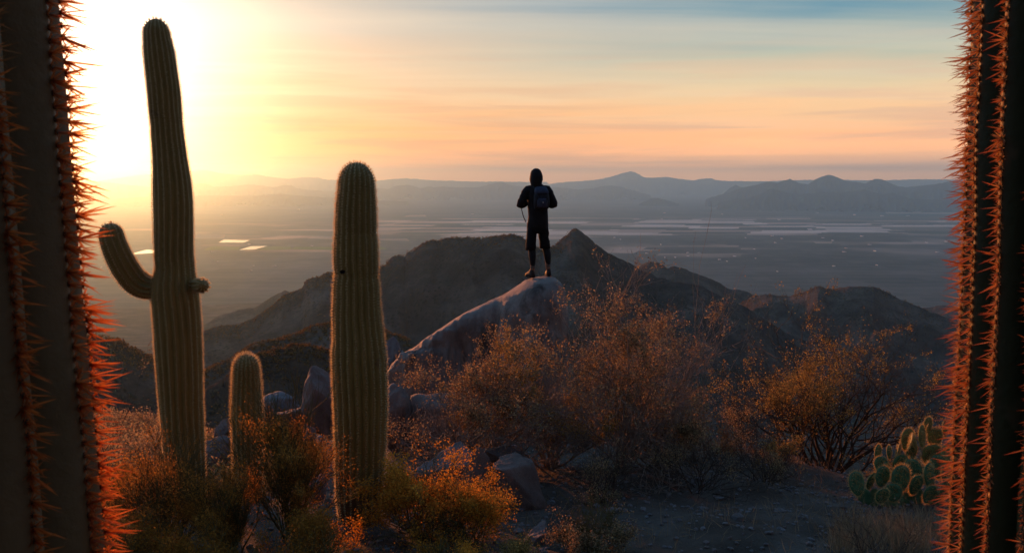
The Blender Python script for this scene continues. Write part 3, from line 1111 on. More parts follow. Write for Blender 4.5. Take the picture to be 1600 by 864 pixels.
# the old nest hole in it
hp = P(535, 425, D2 - 0.235)
mb = MB()
for k in range(5):
    pass
rings = []
for j, (rr0, dy) in enumerate(((0.020, 0.02), (0.021, -0.004), (0.015, -0.008), (0.011, 0.010), (0.004, 0.02))):
    rings.append([(hp.x + rr0 * math.cos(q), hp.y + dy, hp.z + 0.8 * rr0 * math.sin(q)) for q in np.linspace(0, 2 * PI, 13)[:-1]])
mb.loft([[Vector(p) - Vector(_o) for p in r] for r in rings])
link('nest_hole', mb.mesh('nest_hole'), pmat('scar_cork', (0.03, 0.02, 0.014), (0.015, 0.01, 0.008), 30), midsag)
# small one
D3 = 8.2
tab3 = [(850, 370, 411), (800, 369, 411), (700, 365, 409), (650, 363, 409), (620, 363, 407), (590, 364, 405), (553, 366, 402)]
saguaro('saguaro', 'short young saguaro with a glowing rim, low between the two larger ones', tab3, D3, 19, 3, group='saguaros standing on the slope', spine_len=0.04)


# ------------------------------------------------------------------ the two big close cacti at the picture's edges
def cluster_mesh(name, per, length, width, central, clen, spread=1.3):
    """spines of one areole pointing to +Z, plus the felt pad"""
    V, F, T = [], [], []

    def spike(d, L, wd, hue=1.0):
        d = np.array(d) / np.linalg.norm(d)
        a = np.cross(d, [0.3, 0.5, 0.81])
        a /= np.linalg.norm(a)
        b = np.cross(d, a)
        k = len(V)
        for j in range(4):
            q = j * PI / 2
            V.append(wd * (math.cos(q) * a + math.sin(q) * b))
        for j in range(4):
            q = j * PI / 2
            V.append(d * L * 0.6 + wd * 0.75 * (math.cos(q) * a + math.sin(q) * b))
        V.append(d * L)
        T.extend([0] * 4 + [0.7 * hue] * 4 + [hue])
        for j in range(4):
            j2 = (j + 1) % 4
            F.append((k + j, k + j2, k + 4 + j2))
            F.append((k + j, k + 4 + j2, k + 4 + j))
            F.append((k + 4 + j, k + 4 + j2, k + 8))
    for i in range(per):
        q = 2 * PI * i / per + random.uniform(-0.3, 0.3)
        sp = random.uniform(0.7, spread) * 1.6
        spike((math.cos(q) * sp, math.sin(q) * sp, 1), length * random.uniform(0.6, 1.1), width, 0.25)
    for i in range(central):
        q = random.uniform(0, 2 * PI)
        sp = random.uniform(0.1, 0.6)
        # +X is down the stem: the long central spines droop
        spike((math.cos(q) * sp + 0.25, math.sin(q) * sp, 1), clen * random.uniform(0.3, 1.2), width * 1.35)
    return np_mesh(name, V, F, False, T)


def close_cactus(name, label, cpx, d, radius, zlo, zhi, nribs, seed, spmat, lean, tip, clen, variants, vis, skin, dep=0.2, areole=0.019, width=0.0009, phase=0.0):
    base = P(cpx, 432, d)
    x0 = base.x
    gb = gz(x0, d)
    pts, rad = [], []
    for z in np.linspace(gb - 0.1, zhi, 12):
        pts.append((x0 + lean * (z), d, z))
        rad.append(radius * (1 + tip * z))
    o = np.array([x0, d, gb])
    root = empty(name, tuple(o), label, 'cactus')
    V, F, tint, s_, n_, t_ = limb(pts, rad, nribs, dep, seed=seed, per=16, areole=areole, wob=0.012, step=0.015, phase=phase)
    link('stem', np_mesh('stem', V - o, F, True, tint), skin, root)
    # which areoles face the picture: those get their own object
    camv = -s_
    camv /= np.linalg.norm(camv, axis=1)[:, None]
    facing = (n_ * camv).sum(1)
    cp = math.cos(PITCH)
    sp_ = math.sin(PITCH)
    depth = s_[:, 1] * cp - s_[:, 2] * sp_
    pxx = 800 + FPX * s_[:, 0] / depth
    pyy = 432 - FPX * (s_[:, 1] * sp_ + s_[:, 2] * cp) / depth
    inview = (facing > -0.35) & (pxx > -10) & (pxx < 1610) & (pyy > -10) & (pyy < 874)
    order = np.where(inview)[0]
    if len(order) > 295:
        order = order[np.argsort(np.abs(facing[order] - 0.2))][:295]
    sel = np.zeros(len(s_), bool)
    sel[order] = True
    meshes = [cluster_mesh('spine_cluster', variants[0] + random.randint(-2, 3), variants[1], width, variants[2] + random.randint(-2, 2), clen) for _ in range(24)]
    for me in meshes:
        me.materials.append(spmat)
    for i in order:
        nn = Vector(n_[i])
        tt = Vector(-t_[i])
        bb = nn.cross(tt).normalized()
        tt = bb.cross(nn)
        M = Matrix((tt, bb, nn)).transposed().to_4x4()
        M = M @ Matrix.Rotation(random.uniform(-0.6, 0.6), 4, 'Z') @ Matrix.Rotation(random.uniform(-0.2, 0.2), 4, 'X') @ Matrix.Scale(random.uniform(0.65, 1.3), 4)
        M.translation = Vector(s_[i] - o) - nn * 0.001
        ob = bpy.data.objects.new('spine_cluster', meshes[random.randrange(24)])
        COL.objects.link(ob)
        ob.parent = root
        ob.matrix_local = M
    rest = ~sel
    SV, SF, ST = spine_tris(s_[rest], n_[rest], t_[rest], 10, clen * 0.7, width, 1.2)
    tag(link('spines', np_mesh('spines', SV - o, SF, False, ST), spmat, root), kind='stuff')
    # dark felt pads at every areole
    mbp = MB()
    for i in range(0, len(s_)):
        if facing[i] < -0.3: continue
        nn = Vector(n_[i])
        tt = Vector(t_[i])
        bb = nn.cross(tt)
        c0 = Vector(s_[i] - o)
        ring = [c0 + tt * (0.0055 * math.cos(q)) + bb * (0.004 * math.sin(q)) - nn * 0.003 for q in np.linspace(0, 2 * PI, 7)[:-1]]
        ring2 = [c0 + tt * (0.0035 * math.cos(q)) + bb * (0.0026 * math.sin(q)) + nn * 0.0025 for q in np.linspace(0, 2 * PI, 7)[:-1]]
        mbp.loft([ring, ring2])
    tag(link('areoles', mbp.mesh('areoles', False), M_AREOLE, root), kind='stuff')
    return root


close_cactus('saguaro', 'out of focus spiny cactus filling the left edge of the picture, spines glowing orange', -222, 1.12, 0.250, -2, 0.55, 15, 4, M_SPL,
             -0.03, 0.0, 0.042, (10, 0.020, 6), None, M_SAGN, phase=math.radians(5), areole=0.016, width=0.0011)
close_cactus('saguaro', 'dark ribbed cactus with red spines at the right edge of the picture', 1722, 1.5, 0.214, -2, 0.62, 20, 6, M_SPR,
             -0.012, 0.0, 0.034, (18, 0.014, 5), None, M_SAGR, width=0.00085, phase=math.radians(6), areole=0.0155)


# ------------------------------------------------------------------ rocks
_ico = bmesh.new()
bmesh.ops.create_icosphere(_ico, subdivisions=5, radius=1.0)
ICO_V = np.array([v.co[:] for v in _ico.verts])
ICO_F = np.array([[v.index for v in f.verts] for f in _ico.faces])
_ico.free()
_ico = bmesh.new()
bmesh.ops.create_icosphere(_ico, subdivisions=3, radius=1.0)
ICO3_V = np.array([v.co[:] for v in _ico.verts])
ICO3_F = np.array([[v.index for v in f.verts] for f in _ico.faces])
_ico.free()


def rock_mesh(seed, sx, sy, sz, cuts=9, rough=0.04, small=False, cutd=(0.48, 0.82), planes=()):
    rg = np.random.default_rng(seed)
    V = (ICO3_V if small else ICO_V).copy()
    F = ICO3_F if small else ICO_F
    V = V * (1 + 0.10 * fbm(V[:, 0] * 1.3 + seed, V[:, 1] * 1.3 + V[:, 2] * 1.7, 2))[:, None]
    for i in range(cuts):
        d = rg.normal(size=3)
        d /= np.linalg.norm(d)
        h = rg.uniform(*cutd)
        k = V @ d - h
        V = V - np.where(k > 0, k * 0.93, 0)[:, None] * d
    for d, h in planes:
        d = np.array(d, float)
        d /= np.linalg.norm(d)
        k = V @ d - h
        V = V - np.where(k > 0, k * 0.96, 0)[:, None] * d
    n = V / np.linalg.norm(V, axis=1)[:, None]
    V = V + n * (rough * fbm(V[:, 0] * 3.1 + seed * 3, V[:, 1] * 3.1 + V[:, 2] * 2.3 + seed, 4))[:, None]
    V = V + n * (rough * 0.35 * ridged(V[:, 0] * 7 + seed, V[:, 2] * 7 + V[:, 1] * 5, 3))[:, None]
    V = V * np.array([sx, sy, sz])
    return np_mesh('boulder', V, F, True)


def rock(px, y0, y1, w_px, d, label, mat=M_ROCK, seed=0, rot=0.0, tilt=0.0, deep=1.0, planes=(), cuts=13, name='boulder', cat='boulder', group='granite rocks between the cacti', rough=0.04):
    """rock that fills photo column px +- w/2 from row y0 (top) to y1 (bottom) at distance d"""
    top = P(px, y0, d)
    bot = P(px, y1, d)
    h = (top.z - bot.z) / 2
    wd = w_px / 2 / FPX * d
    me = rock_mesh(seed, wd * 1.12, wd * 1.1 * deep, h * 1.12, planes=planes, cuts=cuts, rough=rough)
    o = link(name, me, mat)
    o.location = (top + bot) / 2
    o.rotation_euler = (0, tilt, rot)
    tag(o, label, cat, group)
    return o


R = rock
R(503, 576, 700, 60, 11.0, 'big rounded brown boulder with a sunlit rim, half hidden behind the middle saguaro', M_ROCK2, 3, cuts=5, planes=())
R(437, 616, 660, 62, 13.0, 'low pale blue-grey boulder at the back of the rock pile', M_ROCK, 8, cuts=6)
R(455, 626, 700, 54, 10.9, 'dark block with a flat sunlit top between the young and the middle saguaro', M_ROCK2, 12, tilt=-0.22, planes=(((0, 0, 1), 0.5), ((0, -1, 0), 0.5)))
R(424, 634, 720, 36, 10.4, 'upright brown rock just right of the young saguaro', M_ROCK2, 17, planes=(((0.3, -1, 0), 0.5),))
R(453, 672, 740, 54, 9.8, 'slanting block with a thin sunlit upper edge, lowest of the rock pile', M_ROCK2, 23, tilt=-0.35, planes=(((0, 0, 1), 0.55), ((0, -1, 0.1), 0.5)))
R(484, 657, 712, 24, 10.1, 'narrow grey upright rock against the left side of the middle saguaro', M_ROCK, 29, planes=(((0, -1, 0), 0.6),))
R(345, 684, 760, 58, 11.2, 'rounded dark boulder between the tall and the young saguaro', M_ROCK2, 34, cuts=6)
R(350, 655, 700, 40, 12.5, 'small rock with a bright edge behind the young saguaro', M_ROCK2, 36)
R(497, 742, 790, 34, 8.3, 'small bluish rock low beside the foot of the middle saguaro', M_ROCK, 41)
R(612, 532, 600, 30, 15.5, 'blue-grey rock at the lower left end of the long boulder', M_ROCK, 43)
R(700, 610, 740, 150, 12.6, 'broad dark rock under the long boulder, behind the tangled bush', M_ROCK2, 47, cuts=8)
R(622, 610, 720, 70, 12.2, 'dark rock right behind the middle saguaro', M_ROCK2, 49, cuts=8)
R(855, 612, 700, 46, 10.6, 'bluish rock glimpsed through the tangled bush', M_ROCK, 53)
R(905, 640, 720, 60, 11.5, 'rock glimpsed right of the bluish one in the bush', M_ROCK, 55)
R(705, 690, 790, 110, 8.7, 'pale slab leaning beside the leafy yellow bush', M_ROCK, 59, tilt=-0.30, deep=0.8, planes=(((0, -0.4, 1), 0.45), ((-0.2, -1, 0), 0.5)))
R(742, 702, 810, 52, 8.2, 'upright slab with a pale left edge, second of the leaning slabs', M_ROCK2, 61, tilt=0.22, deep=1.0, planes=(((-0.6, -1, 0), 0.45),))
R(805, 700, 850, 124, 8.2, 'large dark square-topped block under the tangled bush', M_ROCK2, 67, deep=0.9, planes=(((0, -1, 0), 0.5), ((0, 0, 1), 0.6), ((-1, 0, 0), 0.7)))
R(790, 690, 735, 80, 9.4, 'grey slab lying on top of the dark square block', M_ROCK, 69, planes=(((0, -0.2, 1), 0.5),))
R(838, 800, 900, 62, 6.9, 'pointed bluish rock at the bottom edge in the middle of the picture', M_ROCK, 71, cuts=10, tilt=0.25, planes=(((-0.7, -0.2, 1), 0.35), ((0.9, -0.1, 0.6), 0.45), ((0, -1, 0), 0.5)))

# stones scattered over the ground
stone_src = [rock_mesh(200 + i, 1, 0.9, 0.6, small=True, cuts=9) for i in range(6)]
for me in stone_src: me.materials.append(M_ROCK)
cnt = 0
spots = []
for i in range(110):
    px = random.uniform(150, 1500)
    d = random.uniform(7.0, 14.0)
    spots.append((px, d, random.uniform(0.025, 0.07)))
sv, sf = [], []
koff = 0
for px, d, s in spots + [(random.uniform(980, 1480), random.uniform(6.6, 11.5), random.uniform(0.006, 0.03)) for _ in range(900)]:
    g = gpt(px, d)
    V = ICO3_V[:, :] if False else None
    me = stone_src[random.randrange(6)]
    break
STN = [np.array([v.co[:] for v in me.vertices]) for me in stone_src]
_i2 = bmesh.new(); bmesh.ops.create_icosphere(_i2, subdivisions=1, radius=1.0)
I1V = np.array([v.co[:] for v in _i2.verts]); I1F = np.array([[v.index for v in f.verts] for f in _i2.faces]); _i2.free()
allp = spots + [(random.uniform(150, 1520), random.uniform(6.4, 13), random.uniform(0.008, 0.032)) for _ in range(2600)]
pts_ = []
for px, d, s in allp:
    a_ = (px - 800) / FPX * d
    pts_.append((a_, d, s))
pa = np.array(pts_)
zz = H(pa[:, 0], pa[:, 1])
parts = []
for (x, y, s), z in zip(pts_, zz):
    q = random.uniform(0, 6.28)
    V = I1V * (1 + RNG.uniform(-0.25, 0.25, (len(I1V), 1))) * np.array([s, s * random.uniform(.6, 1), s * random.uniform(.4, .8)])
    c_, s__ = math.cos(q), math.sin(q)
    V = V @ np.array([[c_, s__, 0], [-s__, c_, 0], [0, 0, 1]]) + np.array([x, y, z + s * 0.2])
    parts.append((V, I1F))
v, f = join(parts)
tag(link('pebbles', np_mesh('pebbles', v, f), M_ROCK), 'loose stones and gravel scattered over the shaded ground', 'gravel', kind='stuff')


# ------------------------------------------------------------------ the long boulder the hiker stands on
BD = 14.9
prof = [(604, 585), (612, 572), (622, 563), (640, 549), (660, 534), (680, 519), (700, 506), (713, 496), (728, 487), (745, 479), (760, 472), (780, 463), (795, 455), (808, 447), (820, 440),
        (832, 435.5), (845, 432.5), (858, 432), (868, 434.5), (876, 440), (881, 450), (884, 466), (885, 480)]
rings = []
nsec = 64
xs = np.linspace(600, 887, 150)
for x in xs:
    yt = np.interp(x, [p[0] for p in prof], [p[1] for p in prof])
    yb = np.interp(x, [600, 650, 740, 887], [600, 650, 700, 700])
    t = P(x, yt, BD)
    b = P(x, yb, BD)
    u = (x - 600) / 287
    endf = min(1.0, math.sqrt(max(0.0, 1 - ((u - 0.5) / 0.5) ** 6)))
    sb_ = min(1.0, max(0.0, (u - 0.55) / 0.25))
    hf = (0.34 + 0.66 * sb_) * max(0.25, endf)
    hb_ = 1.15 * max(0.25, endf)
    cz = (t.z + b.z) / 2
    hz = (t.z - b.z) / 2
    ring = []
    for q in np.linspace(0, 2 * PI, nsec + 1)[:-1]:
        cq, sq = math.cos(q), math.sin(q)
        if cq < 0:
            yy = BD - hf * abs(cq) ** (0.6 if sq > 0 else 0.4)
            zz_ = cz + hz * math.copysign(abs(sq) ** (0.5 if sq < 0 else 0.26 + 0.22 * sb_), sq)
        else:
            yy = BD + hb_ * abs(cq) ** 1.0
            zz_ = cz + hz * math.copysign(abs(sq) ** 1.25, sq)
        ring.append([t.x, yy, zz_])
    rings.append(ring)
Vb = np.array(rings)
n0, n1 = Vb.shape[:2]
cen = Vb.mean(1, keepdims=True)
nd = Vb - cen
nd /= np.linalg.norm(nd, axis=2)[:, :, None] + 1e-6
A_, B_ = Vb[:, :, 0], Vb[:, :, 2] + Vb[:, :, 1] * 0.7
disp = 0.09 * fbm(A_ * 1.3, B_ * 1.3 + 4, 3) + 0.06 * ridged(A_ * 2.4, B_ * 2.4, 5, 0.6) - 0.03
# slab-like facets: quantise the broad relief a little so that edges form
qn = fbm(A_ * 0.9 + 3, B_ * 0.9, 2) * 3.0
disp = disp + 0.03 * (np.floor(qn) + np.clip((qn - np.floor(qn)) * 5, 0, 1))
# long joints running down the slab
for k_, off_ in enumerate((0.35, 0.85, 1.5)):
    dj = (Vb[:, :, 2] - (cen[:, :, 2] + 0.9)) + off_ + 0.08 * fbm(A_ * 2.0 + k_ * 7, A_ * 0, 3)
    disp = disp - 0.07 * np.exp(-(dj / 0.035) ** 2) * (Vb[:, :, 1] < BD)
# cleft between the slab and the standing block
xc = P(772, 500, BD).x
clf = np.exp(-((A_ - xc - 0.15 * (Vb[:, :, 2] + 2.5)) / 0.07) ** 2)
front_ = np.clip((BD + 0.2 - Vb[:, :, 1]) / 0.6, 0, 1)
disp = disp - 0.28 * clf * front_
xc2 = P(715, 520, BD).x
disp = disp - 0.16 * np.exp(-((A_ - xc2 + 0.3 * (Vb[:, :, 2] + 2.3)) / 0.05) ** 2) * front_
fz = np.clip((nd[:, :, 2] - 0.75) * 4, 0, 1)
Vb = Vb + nd * (disp * (1 - 0.88 * fz))[:, :, None]
I = np.arange(n0 * n1).reshape(n0, n1)
J = np.roll(I, -1, 1)
F = np.stack([I[:-1], J[:-1], J[1:], I[1:]], -1).reshape(-1, 4)
Vf = Vb.reshape(-1, 3)
# end caps
c0 = len(Vf)
Vf = np.concatenate([Vf, Vb[0].mean(0)[None], Vb[-1].mean(0)[None]])
capf_ = [(I[0, k], c0, c0, I[0, (k + 1) % n1]) for k in range(n1)]
o0 = Vb[n0 // 2].mean(0)
me = bpy.data.meshes.new('boulder')
faces = [tuple(int(a) for a in f) for f in F] + [(int(I[0, (k + 1) % n1]), int(I[0, k]), c0) for k in range(n1)] + [(int(I[-1, k]), int(I[-1, (k + 1) % n1]), c0 + 1) for k in range(n1)]
me.from_pydata([tuple(p) for p in (Vf - o0)], [], faces)
me.polygons.foreach_set('use_smooth', [True] * len(me.polygons))
me.update()
mb_ = link('boulder', me, rock_mat('granite_big', (0.29, 0.235, 0.20), (0.17, 0.13, 0.11), (0.04, 0.026, 0.018)), loc=tuple(o0))
tag(mb_, 'long slanting granite boulder that the hiker stands on', 'boulder', 'granite rocks between the cacti')


# ------------------------------------------------------------------ bushes
def rot_dir(d, ang, az_):
    x = d.orthogonal().normalized()
    y = d.cross(x)
    return (d * math.cos(ang) + (x * math.cos(az_) + y * math.sin(az_)) * math.sin(ang)).normalized()


def bush(name, label, cat, px, d, h, spread, stems, kids, leafm, barkm, leaves, leaf, seed, r0=0.018, wander=0.28, up=0.06, tilt=(0.1, 0.9),
         group='desert bushes', kid_ang=(0.4, 0.95), minr=0.0022, leafspread=0.022, lean=(0, 0), dens_top=True, aspect=0.55, base_z=None, leaf_from=0.15, sides=4):
    rnd = random.Random(seed)
    g = gpt(px, d)
    if base_z is not None: g.z = base_z
    root = empty(name, g, label, cat, group)
    mb = MB()
    tips = []
    levels = len(kids)

    def grow(p, dr, L, r, lev):
        n = 6 if lev < levels - 1 else 4
        pts = [p.copy()]
        rad = [r]
        dirs = [dr.copy()]
        for i in range(n):
            dr = (dr + Vector((rnd.gauss(0, wander), rnd.gauss(0, wander), rnd.gauss(0, wander * 0.7) + up))).normalized()
            p = p + dr * (L / n)
            pts.append(p.copy())
            rad.append(max(minr * 0.6, r * (1 - 0.75 * (i + 1) / n)))
            dirs.append(dr.copy())
        mb.tube(pts, rad, sides if lev < 2 else 3, cap=False)
        if lev >= levels - 2:
            for i in range(1, len(pts)):
                tips.append((pts[i - 1], pts[i], lev))
        if lev < levels:
            for j in range(kids[lev]):
                t = rnd.uniform(0.25, 1.0)
                k = min(n - 1, int(t * n))
                q = pts[k].lerp(pts[k + 1], t * n - k if t < 1 else 1)
                nd_ = rot_dir(dirs[k], rnd.uniform(*kid_ang), rnd.uniform(0, 2 * PI))
                grow(q, nd_, L * rnd.uniform(0.38, 0.68) * (1.15 - 0.3 * t), max(minr, rad[k] * 0.62), lev + 1)

    for i in range(stems):
        a_ = 2 * PI * (i + rnd.random()) / stems
        tl = rnd.uniform(*tilt)
        dr = Vector((math.sin(tl) * math.cos(a_) * spread + lean[0], math.sin(tl) * math.sin(a_) * spread + lean[1], math.cos(tl))).normalized()
        grow(Vector((rnd.uniform(-.06, .06), rnd.uniform(-.06, .06), -0.05)), dr, h * rnd.uniform(0.6, 0.95), r0 * rnd.uniform(0.6, 1.1), 0)
    link('branches', mb.mesh('branches', True), barkm, root)
    if leaves and tips:
        A = np.array([t[0][:] for t in tips])
        B = np.array([t[1][:] for t in tips])
        ids = RNG.integers(0, len(tips), leaves)
        # clumpy: leaves prefer some twigs
        wts = np.clip(fbm(A[:, 0] * 3.5 + seed, A[:, 2] * 3.5 + A[:, 1] * 2, 3) + 0.42, 0.02, 2) ** 1.9
        zt = A[:, 2] / max(0.1, A[:, 2].max())
        wts = wts * np.clip((zt - leaf_from) * 3, 0.02, 1)
        wts = wts / wts.sum()
        ids = RNG.choice(len(tips), leaves, p=wts)
        tt = RNG.random((leaves, 1))
        pos = A[ids] * (1 - tt) + B[ids] * tt + RNG.normal(0, leafspread, (leaves, 3))
        sz_ = leaf * RNG.uniform(0.5, 1.35, leaves)
        v, f = leaf_quads(pos, sz_, aspect)
        tag(link('foliage', np_mesh('foliage', v, f), leafm, root), kind='stuff')
    return root


L_AUT = leafmat('leaf_rust', [(0.13, 0.10, 0.07), (0.30, 0.25, 0.16), (0.46, 0.40, 0.22), (0.28, 0.26, 0.16), (0.07, 0.06, 0.045), (0.46, 0.32, 0.18)], 0.5)
L_ORG = leafmat('leaf_orange', [(0.24, 0.17, 0.07), (0.40, 0.29, 0.10), (0.52, 0.39, 0.13), (0.09, 0.07, 0.04), (0.26, 0.22, 0.08)], 0.5)
L_YEL = leafmat('leaf_yellow', [(0.52, 0.28, 0.05), (0.65, 0.35, 0.06), (0.28, 0.15, 0.035), (0.78, 0.42, 0.07)], 0.5)
L_OLV = leafmat('leaf_olive', [(0.50, 0.26, 0.06), (0.28, 0.14, 0.04), (0.68, 0.36, 0.08)], 0.5)
L_UMB = leafmat('leaf_umber', [(0.32, 0.15, 0.035), (0.20, 0.095, 0.025), (0.46, 0.23, 0.05), (0.36, 0.20, 0.04)], 0.5)
L_RED = leafmat('leaf_red', [(0.34, 0.15, 0.09), (0.22, 0.11, 0.06), (0.40, 0.21, 0.10)], 0.5)
L_DRY = leafmat('grass_dry', [(0.26, 0.20, 0.13), (0.16, 0.12, 0.08), (0.36, 0.28, 0.18)], 0.4)

bush('tangled_bush', 'wide tangled bush with small rusty leaves in front of the long boulder', 'bush', 745, 9.6, 1.4, 1.3, 22, (6, 6, 3), L_AUT, M_BARKP, 27000, 0.022, 1, tilt=(0.1, 1.05), lean=(-0.05, 0))
bush('tangled_bush', 'taller leggy bush with rusty leaves, right of the long boulder below the dark peak', 'bush', 970, 9.3, 1.8, 0.75, 16, (6, 6, 3), L_AUT, M_BARKP, 24000, 0.022, 2, tilt=(0.05, 0.75))
bush('tangled_bush', 'lower rusty bush filling the gap between the wide and the taller tangled bush', 'bush', 862, 9.9, 1.2, 1.3, 18, (6, 5, 3), L_ORG, M_BARKP, 18000, 0.022, 31, tilt=(0.1, 1.1))
bush('tangled_bush', 'low brown bush at the foot of the taller leggy bush', 'bush', 1030, 9.6, 0.95, 1.4, 18, (6, 5, 3), L_AUT, M_BARKP, 14000, 0.021, 32, tilt=(0.1, 1.2))
bush('red_bush', 'small red-leaved bush between the tangled bush and the big rounded bush', 'bush', 1080, 10.8, 0.95, 1.3, 16, (5, 4, 3), L_RED, M_BARKP, 4500, 0.028, 3, tilt=(0.2, 1.2), leafspread=0.02)
bush('round_bush', 'big rounded orange bush with dark crooked branches on the right', 'bush', 1295, 12.4, 2.1, 1.15, 24, (6, 5, 3), L_ORG, M_BARK, 24000, 0.024, 4, tilt=(0.1, 1.15), r0=0.03, lean=(0.03, 0))
bush('low_bush', 'dry twiggy bush at the far right behind the prickly pear', 'bush', 1425, 13.0, 1.2, 1.3, 10, (4, 3, 2), L_AUT, M_BARKP, 2200, 0.024, 5, tilt=(0.2, 1.1))
bush('leafy_bush', 'dense yellow-green bush at the right foot of the middle saguaro', 'bush', 665, 7.0, 0.78, 1.4, 34, (5, 4), L_YEL, M_BARKG, 24000, 0.020, 6, tilt=(0.05, 1.2), r0=0.009, leaf_from=-0.1, leafspread=0.025)
bush('leafy_bush', 'dense yellow bush hugging the lower right side of the middle saguaro', 'bush', 735, 6.7, 0.55, 1.4, 24, (5, 4), L_YEL, M_BARKG, 12000, 0.018, 16, tilt=(0.05, 1.2), r0=0.008, leaf_from=-0.1, leafspread=0.025)
bush('feathery_bush', 'feathery yellow-green bush left of the foot of the middle saguaro', 'bush', 455, 6.9, 1.0, 0.8, 46, (6, 5), L_OLV, M_BARKG, 26000, 0.016, 7, tilt=(0.02, 0.65), r0=0.008, wander=0.13, kid_ang=(0.2, 0.5), up=0.05, aspect=0.35, leaf_from=-0.2)
bush('feathery_bush', 'feathery bush in front of the young saguaro', 'bush', 358, 6.4, 0.58, 0.8, 44, (6, 5), L_OLV, M_BARKG, 24000, 0.015, 8, tilt=(0.02, 0.65), r0=0.008, wander=0.13, kid_ang=(0.2, 0.5), aspect=0.35, leaf_from=-0.2)
bush('feathery_bush', 'feathery bush in front of the foot of the tall saguaro', 'bush', 262, 6.6, 0.75, 0.95, 44, (6, 5), L_OLV, M_BARKG, 24000, 0.015, 9, tilt=(0.02, 0.8), r0=0.008, wander=0.13, kid_ang=(0.2, 0.5), aspect=0.35, leaf_from=-0.2)
bush('brushy_plant', 'brushy yellow plant low beside the glowing spines of the left cactus', 'bush', 180, 7.2, 0.65, 1.2, 24, (5, 4), L_YEL, M_BARKG, 8000, 0.018, 10, tilt=(0.05, 1.1), r0=0.007, wander=0.18)
bush('dead_bush', 'low dark bare bush on the shaded ground in the right middle', 'bush', 1090, 8.7, 0.75, 1.6, 22, (5, 4), L_AUT, M_BARK, 2500, 0.014, 11, tilt=(0.3, 1.3), r0=0.008, leafspread=0.03)
bush('dead_bush', 'second dark bare bush, right of the first and below the rounded bush', 'bush', 1190, 9.2, 0.65, 1.6, 16, (5, 4), L_AUT, M_BARK, 1500, 0.014, 12, tilt=(0.3, 1.3), r0=0.008)
bush('dead_bush', 'dark scrub under the tangled bush beside the square block', 'bush', 940, 8.2, 0.6, 1.5, 20, (5, 4), L_AUT, M_BARK, 3000, 0.014, 22, tilt=(0.3, 1.3), r0=0.008)
bush('low_shrub', 'low rust-brown shrub at the bottom edge right of the pointed rock', 'bush', 925, 6.6, 0.42, 1.5, 34, (5, 3), L_AUT, M_BARKG, 9000, 0.016, 13, tilt=(0.05, 1.15), r0=0.006, leaf_from=-0.2, leafspread=0.02, wander=0.15)
bush('low_shrub', 'little rusty shrub against the bottom edge left of the pointed rock', 'bush', 815, 6.1, 0.28, 1.5, 18, (4, 3), L_ORG, M_BARKG, 2500, 0.015, 14, tilt=(0.05, 1.0), r0=0.005, leafspread=0.02)
bush('bare_stalks', 'pair of bare pale stalks rising above the bushes before the dark slope', 'shrub', 1085, 10.0, 2.35, 0.25, 3, (3, 2), L_AUT, M_BARKP, 60, 0.02, 15, tilt=(0.12, 0.35), r0=0.010, wander=0.10, kid_ang=(0.2, 0.4), lean=(0.12, 0))
bush('dry_twig', 'dry crooked twig beside the tall saguaro at the left, against the haze', 'shrub', 186, 9.5, 2.35, 0.2, 1, (3, 2), L_DRY, M_BARK, 90, 0.03, 18, tilt=(0.0, 0.1), r0=0.010, wander=0.17)
for i, (px, d, hh, lm, lab) in enumerate((
        (205, 5.9, 0.42, L_UMB, 'brown twiggy bush at the bottom edge beside the left cactus'),
        (305, 5.7, 0.45, L_UMB, 'brown weedy bush at the bottom edge below the tall saguaro'),
        (400, 5.6, 0.42, L_UMB, 'weedy bush at the bottom edge below the young saguaro'),
        (480, 5.8, 0.50, L_UMB, 'brown twiggy bush at the bottom edge left of the middle saguaro'),
        (600, 5.7, 0.30, L_UMB, 'low weedy bush at the bottom edge in front of the middle saguaro'),
        (700, 5.8, 0.30, L_YEL, 'low yellow bush at the bottom edge right of the middle saguaro'))):
    bush('weedy_bush', lab, 'bush', px, d, hh, 1.3, 34, (5, 4), lm, M_BARKG, 13000, 0.014, 60 + i, tilt=(0.05, 1.1), r0=0.006, leaf_from=-0.3, leafspread=0.03, wander=0.2)
bush('bare_shrub', 'pale bare arching twigs between the middle saguaro and the tangled bush', 'shrub', 690, 10.6, 0.9, 1.5, 14, (4, 3), L_AUT, M_BARKP, 200, 0.02, 71, tilt=(0.3, 1.3), r0=0.010, wander=0.2)
bush('bare_shrub', 'bare pale-twigged shrub on the dark ground below the leggy bush', 'shrub', 1020, 8.4, 0.5, 1.2, 9, (3, 3), L_AUT, M_BARKP, 160, 0.02, 72, tilt=(0.1, 1.0), r0=0.007, wander=0.3)
bush('dry_stalks', 'thin upright dry stalks at the bottom edge in the right middle', 'shrub', 1275, 5.9, 0.34, 0.7, 7, (3, 2), L_DRY, M_BARKP, 120, 0.015, 73, tilt=(0.02, 0.5), r0=0.004, wander=0.15, minr=0.0012)
bush('dry_stalks', 'dark dry stalks at the bottom edge in front of the prickly pear', 'shrub', 1375, 6.1, 0.50, 1.0, 12, (4, 3), L_DRY, M_BARK, 500, 0.015, 74, tilt=(0.1, 0.9), r0=0.005, wander=0.25, minr=0.0012)
